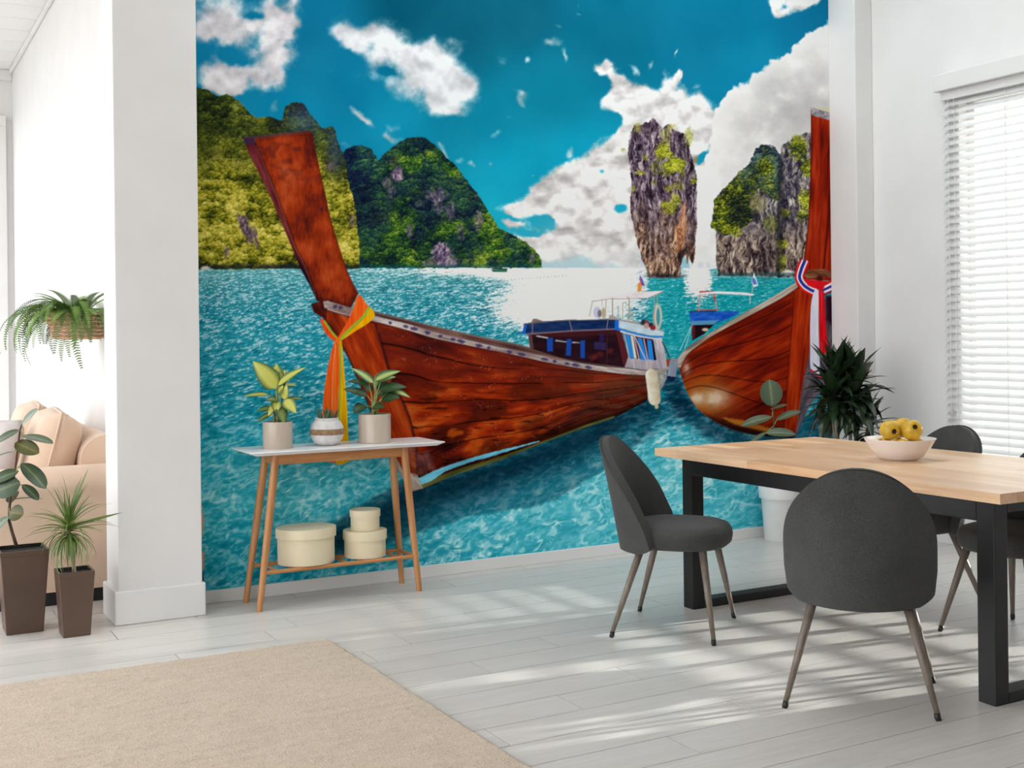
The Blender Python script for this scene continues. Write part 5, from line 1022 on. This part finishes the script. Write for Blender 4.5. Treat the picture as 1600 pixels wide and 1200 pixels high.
rubber('rubber_plant', (.645, 5.81, 0), brown_pot(.158, .205, .358), 'tall tapered brown planter with a rubber plant beside the cream sofa',
       [(26, 858), (20, 838), (15, 818), (16, 796), (20, 768), (25, 742), (30, 705), (34, 676), (37, 668)], [
        (36, 670, 60, 641, 0, .02, 17, 1, (-.6, .5, .6)), (33, 677, -4, 692, 0, .04, 16, 0, (0, .8, .5)), (37, 686, 89, 690, 0, .03, 17, 1, (0, .9, .35)), (26, 697, 67, 708, .0, .05, 21, 2, (.1, .6, .9)),
        (24, 711, -4, 715, 0, .03, 9, 0, (0, 1, .2)), (36, 729, 81, 761, 0, .05, 23, 0, (.4, .7, .6)), (31, 741, -6, 752, 0, .05, 20, 0, (0, .7, .6)), (36, 758, -2, 770, .02, .06, 30, 0, (0, .45, 1)),
        (38, 762, 67, 782, .01, .03, 15, 0, (.3, .8, .5)), (20, 786, 60, 781, -.01, -.06, 8, 1, (0, 1, .15)), (17, 805, 40, 806, .01, .03, 22, 2, (.1, .5, 1)), (16, 812, -8, 832, .01, .05, 16, 1, (-.2, .7, .7)), (22, 775, 2, 790, -.02, -.1, 18, 0, (0, .8, .4))],
       (35, 863), KA, [MT['rubber'], MT['rubberp'], MT['rubbero']], .372)
def white_pot(t):
    h = .36
    MB().lathe([(0, 0), (.096, 0), (.1, .006), (.118, h * .74), (.119, h * .75), (.132, h * .75), (.137, h - .004), (.135, h), (.126, h), (.12, h - .05), (0, h - .05)], 48).build('pot', MT['potwhite'], t, 'auto')
    MB().lathe([(0, h - .04), (.12, h - .042)], 32).build('soil', MT['soil'], t, True)
KC = 7.47 / 1835
rubber('rubber_plant', (5.135, 5.735, 0), white_pot, 'white rimmed floor pot with a small dusty rubber plant behind the table',
       [(1228, 768), (1227, 745), (1222, 715), (1214, 690), (1212, 667), (1211, 640), (1210, 632)], [
        (1210, 636, 1205, 595, 0, .03, 29, 0, (0, .15, 1)), (1208, 641, 1234, 630, 0, -.02, 8, 0, (0, .9, .4)), (1209, 653, 1160, 660, 0, .02, 16, 0, (0, .8, .55)), (1216, 658, 1253, 639, 0, .0, 14, 0, (-.3, .8, .5)), (1196, 677, 1242, 673, .06, .08, 17, 0, (0, .8, .6)), (1199, 676, 1168, 690, .03, .06, 8, 0, (0, .9, .4)), (1214, 690, 1186, 705, .02, .03, 18, 0, (-.2, .7, .6)), (1218, 700, 1252, 712, .02, .0, 18, 0, (.2, .7, .6))],
       (1220, 757), KC, [MT['rubberp']], .36)

# --- dragon tree in the small brown planter
t = tag(empty('dragon_tree', (.84, 5.605, 0)), 'small tapered brown planter with a grassy dragon tree next to the pier', 'potted plant'); brown_pot(.118, .152, .272)(t)
MB().tube([(0, 0, .27), (-.004, .0, .32), (-.012, 0, .38), (-.02, 0, .47)], [.009, .0085, .008, .007], 10).build('trunk', MT['trunk'], t, True)
dl = [leaf_mesh('leaf', 1, .055, 'strap', .5, c, 9, 1, 0, m) for c, m in ((.18, MT['drag']), (.7, MT['drag']), (1.1, MT['drag']), (.5, MT['dragl']))]
crown = Vector((-.02, 0, .455))
for k in range(120):
    a = k * 2.39996; el = R(84 - 116 * (k / 120) ** .85 + rnd.uniform(-12, 12)); L = rnd.uniform(.14, .24) * (1 if el > 0 else .85)
    d = Vector((math.cos(a) * math.cos(el), math.sin(a) * math.cos(el), math.sin(el))); b = crown + Vector((0, 0, .06 * (1 - k / 120) - .02))
    me = dl[0 if el > R(55) else (1 if k % 2 else 3) if el > R(10) else 2]
    if d.x > .55 and d.y > .2: L *= .62
    put_leaf(me, t, b, b + d * L, Vector((0, 0, 1)) - d * d.z if abs(d.z) < .97 else Vector((1, 0, 0)), chord(me) if False else 1.)
for (dx, dy, dd, L) in ((.06, .3, -.02, 1), (.035, .24, .03, 1), (-.03, .2, .02, 1), (.235, .1, .03, 1), (.02, .26, -.05, 1)):
    e = crown + img(None, dx, dy, dd); put_leaf(dl[0] if dx < .2 else dl[1], t, crown + Vector((0, 0, .03)), e, camv + rightv * -.4, 1.)

# --- dark dracaena behind the table
t = tag(empty('potted_dracaena', (5.30, 5.38, 0)), 'bushy dark green dracaena rising behind the table by the window wall', 'potted plant'); pot_cyl(t, .115, .14, .30, MT['potwhite'], .01)
heads = [Vector((-.02, .0, 1.0)), Vector((.09, -.04, .98)), Vector((-.09, -.04, .9)), Vector((.17, -.08, .74)), Vector((.03, .0, 1.08)), Vector((.05, -.08, .88))]
for h in heads[:4]:
    b = Vector((h.x * .35, h.y * .35, .27)); MB().tube([b, b.lerp(h, .4) + Vector((.01, 0, 0)), b.lerp(h, .8), h], [.012, .011, .009, .007], 8).build('cane', MT['trunk'], t, True)
cl = [leaf_mesh('leaf', 1, .30, 'lance', .3, c, 9, 3, .1, MT['drac']) for c in (.2, .5, .85)]
for hi, h in enumerate(heads):
    nl = (44, 40, 34, 30, 18, 30)[hi]
    for k in range(nl):
        a = k * 2.39996 + hi; q = k / nl; el = R(78 - 105 * q + rnd.uniform(-12, 12)); L = rnd.uniform(.19, .29) * (.8 if hi in (3, 4) else 1)
        d = Vector((math.cos(a) * math.cos(el), math.sin(a) * math.cos(el), math.sin(el))); b = h + Vector((0, 0, .05 - .12 * q))
        if (t.location + b + d * L).y > 5.62 or (t.location + b + d * L).x > 5.72: L *= .55
        put_leaf(cl[0 if el > R(40) else 1 if el > R(0) else 2], t, b, b + d * L, Vector((0, 0, 1)), 1.)

# --- hanging fern
t = tag(empty('hanging_fern', (1.13, 7.3, 1.33)), 'green fern spilling from a straw basket hung on the white wall', 'hanging plant')
MB().lathe([(0, 0), (.12, 0), (.14, .01), (.165, .1), (.17, .16), (.155, .16), (.15, .1), (0, .1)], 36).build('basket', MT['wicker'], t, True)
for k in range(7):
    z = .012 + k * .023; r = .143 + .026 * min(1, k / 4.5); MB().tube([((r + .003) * math.cos(a * math.pi / 16), (r + .003) * math.sin(a * math.pi / 16), z + .003 * math.sin(a * 2)) for a in range(33)], .0075, 6, False).build('basket_coil', MT['wicker'], t, True)
MB().lathe([(0, .13), (.155, .125)], 24).build('soil', MT['soil'], t, True)
MB().tube([(.165, 0, .12), (.17, 0, .3)], .006, 6).box(.16, .17, -.03, .03, .1, .2).build('wall_bracket', MT['blackcap'], t)
def frond_mesh(L, curl, mat, n=34, w=.045):
    mb = MB(); ac = []
    pt = lambda s: (lambda a: Vector((L * math.sin(a) / (curl * 1.5), 0, -L * (1 - math.cos(a)) / (curl * 1.5))))(curl * 1.5 * s)
    mb.tube([pt(i / 8) for i in range(9)], [.0016 - .0012 * i / 8 for i in range(9)], 4, False); ac += [0.] * len(mb.v)
    for i in range(n):
        s = .1 + .9 * i / n; p = pt(s); tn = (pt(min(1, s + .02)) - pt(s - .02)).normalized(); nr = Vector((0, 1, 0)).cross(tn); wl = w * (1 - .85 * s ** 2.2) * (.55 + .45 * min(1, s * 4))
        for sd in (-1, 1):
            y = Vector((0, sd, 0)); o = len(mb.v); q = p + y * wl * .55 + tn * wl * .22 + nr * wl * .1
            mb.v += [tuple(p - tn * .003), tuple(q - tn * .0034), tuple(p + y * wl + tn * wl * .3 - nr * wl * .12), tuple(q + tn * .0034), tuple(p + tn * .004)]; mb.f += [(o, o + 1, o + 3, o + 4), (o + 1, o + 2, o + 3)]; ac += [0, .5, 1, .5, 0]
    me = bpy.data.meshes.new('frond'); me.from_pydata(mb.v, [], mb.f); me.update(); me.materials.append(mat); at = me.attributes.new('across', 'FLOAT', 'POINT'); at.data.foreach_set('value', ac); return me
fm = [frond_mesh(.40, 1.6, MT['fern']), frond_mesh(.5, 1.75, MT['fern']), frond_mesh(.38, 1.45, MT['fernd']), frond_mesh(.3, .8, MT['fern']), frond_mesh(.54, 1.8, MT['fernd'])]
for k in range(120):
    a = k * 2.39996 + .4; r0 = rnd.uniform(.02, .14); el = R(rnd.uniform(20, 70)); s = rnd.uniform(.75, 1.1)
    if math.cos(a) > .3: s *= .5
    o = bpy.data.objects.new('frond', fm[k % 5]); col.objects.link(o); o.parent = t
    o.location = (r0 * math.cos(a), r0 * math.sin(a), .13); o.rotation_euler = (rnd.uniform(-.25, .25), -el, a); o.scale = (s, s, s)
for k in range(7):
    a = R(150 + k * 35); o = bpy.data.objects.new('frond', fm[3]); col.objects.link(o); o.parent = t; o.location = (.03 * math.cos(a), .03 * math.sin(a), .13); o.rotation_euler = (0, -R(62 + 4 * (k % 3)), a); o.scale = (.95, .95, .95)

# ================================================================ SOFA
so = tag(empty('sofa', (.8, 7.3, 0)), 'cream rolled-arm sofa with loose back cushions in the side room', 'sofa'); oo = (.8, 7.3, 0)
def soft(mb, name, mat, par, off, bev=.05, seg=4, sub=0):
    o = part(mb, name, mat, par, off, smooth=True); b = o.modifiers.new('round', 'BEVEL'); b.width = bev; b.segments = seg; b.limit_method = 'ANGLE'; b.angle_limit = R(40); return o
part(MB().box(.36, 1.2, 6.26, 8.3, 0, .07), 'plinth', MT['plinth'], so, oo)
soft(MB().box(.33, 1.24, 6.24, 8.34, .07, .34), 'base', MT['sofa'], so, oo, .02, 3)
def arm(y0, y1):
    mb = MB(); n = 20; ring = []
    yc = (y0 + y1) / 2; hw = (y1 - y0) / 2
    sec = [(y0 + .02, .07), (y0 + .015, .3), (y0 + .012, .5), (y0 + .002, .56)] + [(yc - hw * 1.08 * math.cos(math.pi * k / 12), .585 + hw * .82 * math.sin(math.pi * k / 12)) for k in range(13)] + [(y1 - .002, .56), (y1 - .012, .5), (y1 - .02, .07)]
    for x in (.30, .31, .33, 1.22, 1.245, 1.25):
        k = .985 if x in (.31, 1.245) else .955 if x in (.30, 1.25) else 1
        for (a, b) in sec: mb.v.append((x, yc + (a - yc) * k, .07 + (b - .07) * k))
    m = len(sec)
    for i in range(5):
        for j in range(m - 1): mb.f.append((i * m + j, i * m + j + 1, (i + 1) * m + j + 1, (i + 1) * m + j))
        mb.f.append((i * m + m - 1, i * m, (i + 1) * m, (i + 1) * m + m - 1))
    mb.f.append(tuple(range(m))); mb.f.append(tuple(range(5 * m, 6 * m)))
    part(mb, 'armrest', MT['sofa'], so, oo, smooth='auto')
arm(6.22, 6.47); arm(8.1, 8.35)
bk = MB(); sec = [(1.0, .3), (1.0, .62)] + [(1.13 - .13 * math.cos(math.pi * k / 12), .70 + .13 * math.sin(math.pi * k / 12)) for k in range(13)] + [(1.26, .62), (1.25, .07), (1.0, .07)]
for y in (6.42, 8.2):
    for (a, b) in sec: bk.v.append((a, y, b))
m = len(sec)
for j in range(m): bk.f.append((j, (j + 1) % m, m + (j + 1) % m, m + j))
bk.f.append(tuple(range(m))); bk.f.append(tuple(range(m, 2 * m))); part(bk, 'back', MT['sofa'], so, oo, smooth='auto')
def cushion(w, d, h, puff=.5):
    """puffed cushion: w along Y, h up Z, thickness d along X, centred"""
    mb = MB(); n = 14
    for sd in (-1, 1):
        for i in range(n + 1):
            for j in range(n + 1):
                a = -1 + 2 * i / n; b = -1 + 2 * j / n; e = max(0, (1 - a ** 4) * (1 - b ** 4)) ** puff; pin = 1 - .05 * (abs(a) ** 6 * (1 - abs(b)) + abs(b) ** 6 * (1 - abs(a)))
                mb.v.append((sd * d / 2 * (.12 + .88 * e), a * w / 2 * pin, b * h / 2 * pin))
    N = (n + 1) ** 2
    for sd in (0, 1):
        for i in range(n):
            for j in range(n): q = sd * N + i * (n + 1) + j; mb.f.append((q, q + 1, q + n + 2, q + n + 1))
    for i in range(n):
        for (f0, f1) in (((i) * (n + 1), (i + 1) * (n + 1)), (i * (n + 1) + n, (i + 1) * (n + 1) + n), (i, i + 1), (n * (n + 1) + i, n * (n + 1) + i + 1)): mb.f.append((f0, f1, N + f1, N + f0))
    return mb
for yy in (6.88, 7.7): soft(MB().box(.34, 1.0, yy - .4, yy + .4, .342, .48), 'seat_cushion', MT['sofa'], so, oo, .05, 4)
for yy in (6.84, 7.7):
    o = cushion(.74, .26, .5, .35).build('back_cushion', MT['sofa'], so, True); o.location = (.90 - oo[0], yy - oo[1], .70); o.rotation_euler = (0, R(14), R(-4))
    pe = MB(); L4 = [(-1, -1), (1, -1), (1, 1), (-1, 1), (-1, -1)]; pts = []
    for (p, q) in zip(L4[:-1], L4[1:]):
        for k in range(10): s = k / 10; a = p[0] + (q[0] - p[0]) * s; b = p[1] + (q[1] - p[1]) * s; pts.append((-.018, a * .37, b * .25))
    pts.append(pts[0]); pe.tube(pts, .006, 6, False).build('cushion_piping', MT['sofa'], o, True)
o = cushion(.44, .15, .44, .45).build('throw_cushion', MT['sofagrey'], None, True); o.location = (.60, 6.78, .70); o.rotation_euler = (0, R(16), R(22)); tag(o, 'grey square throw cushion on the cream sofa behind the rubber plant', 'cushion')
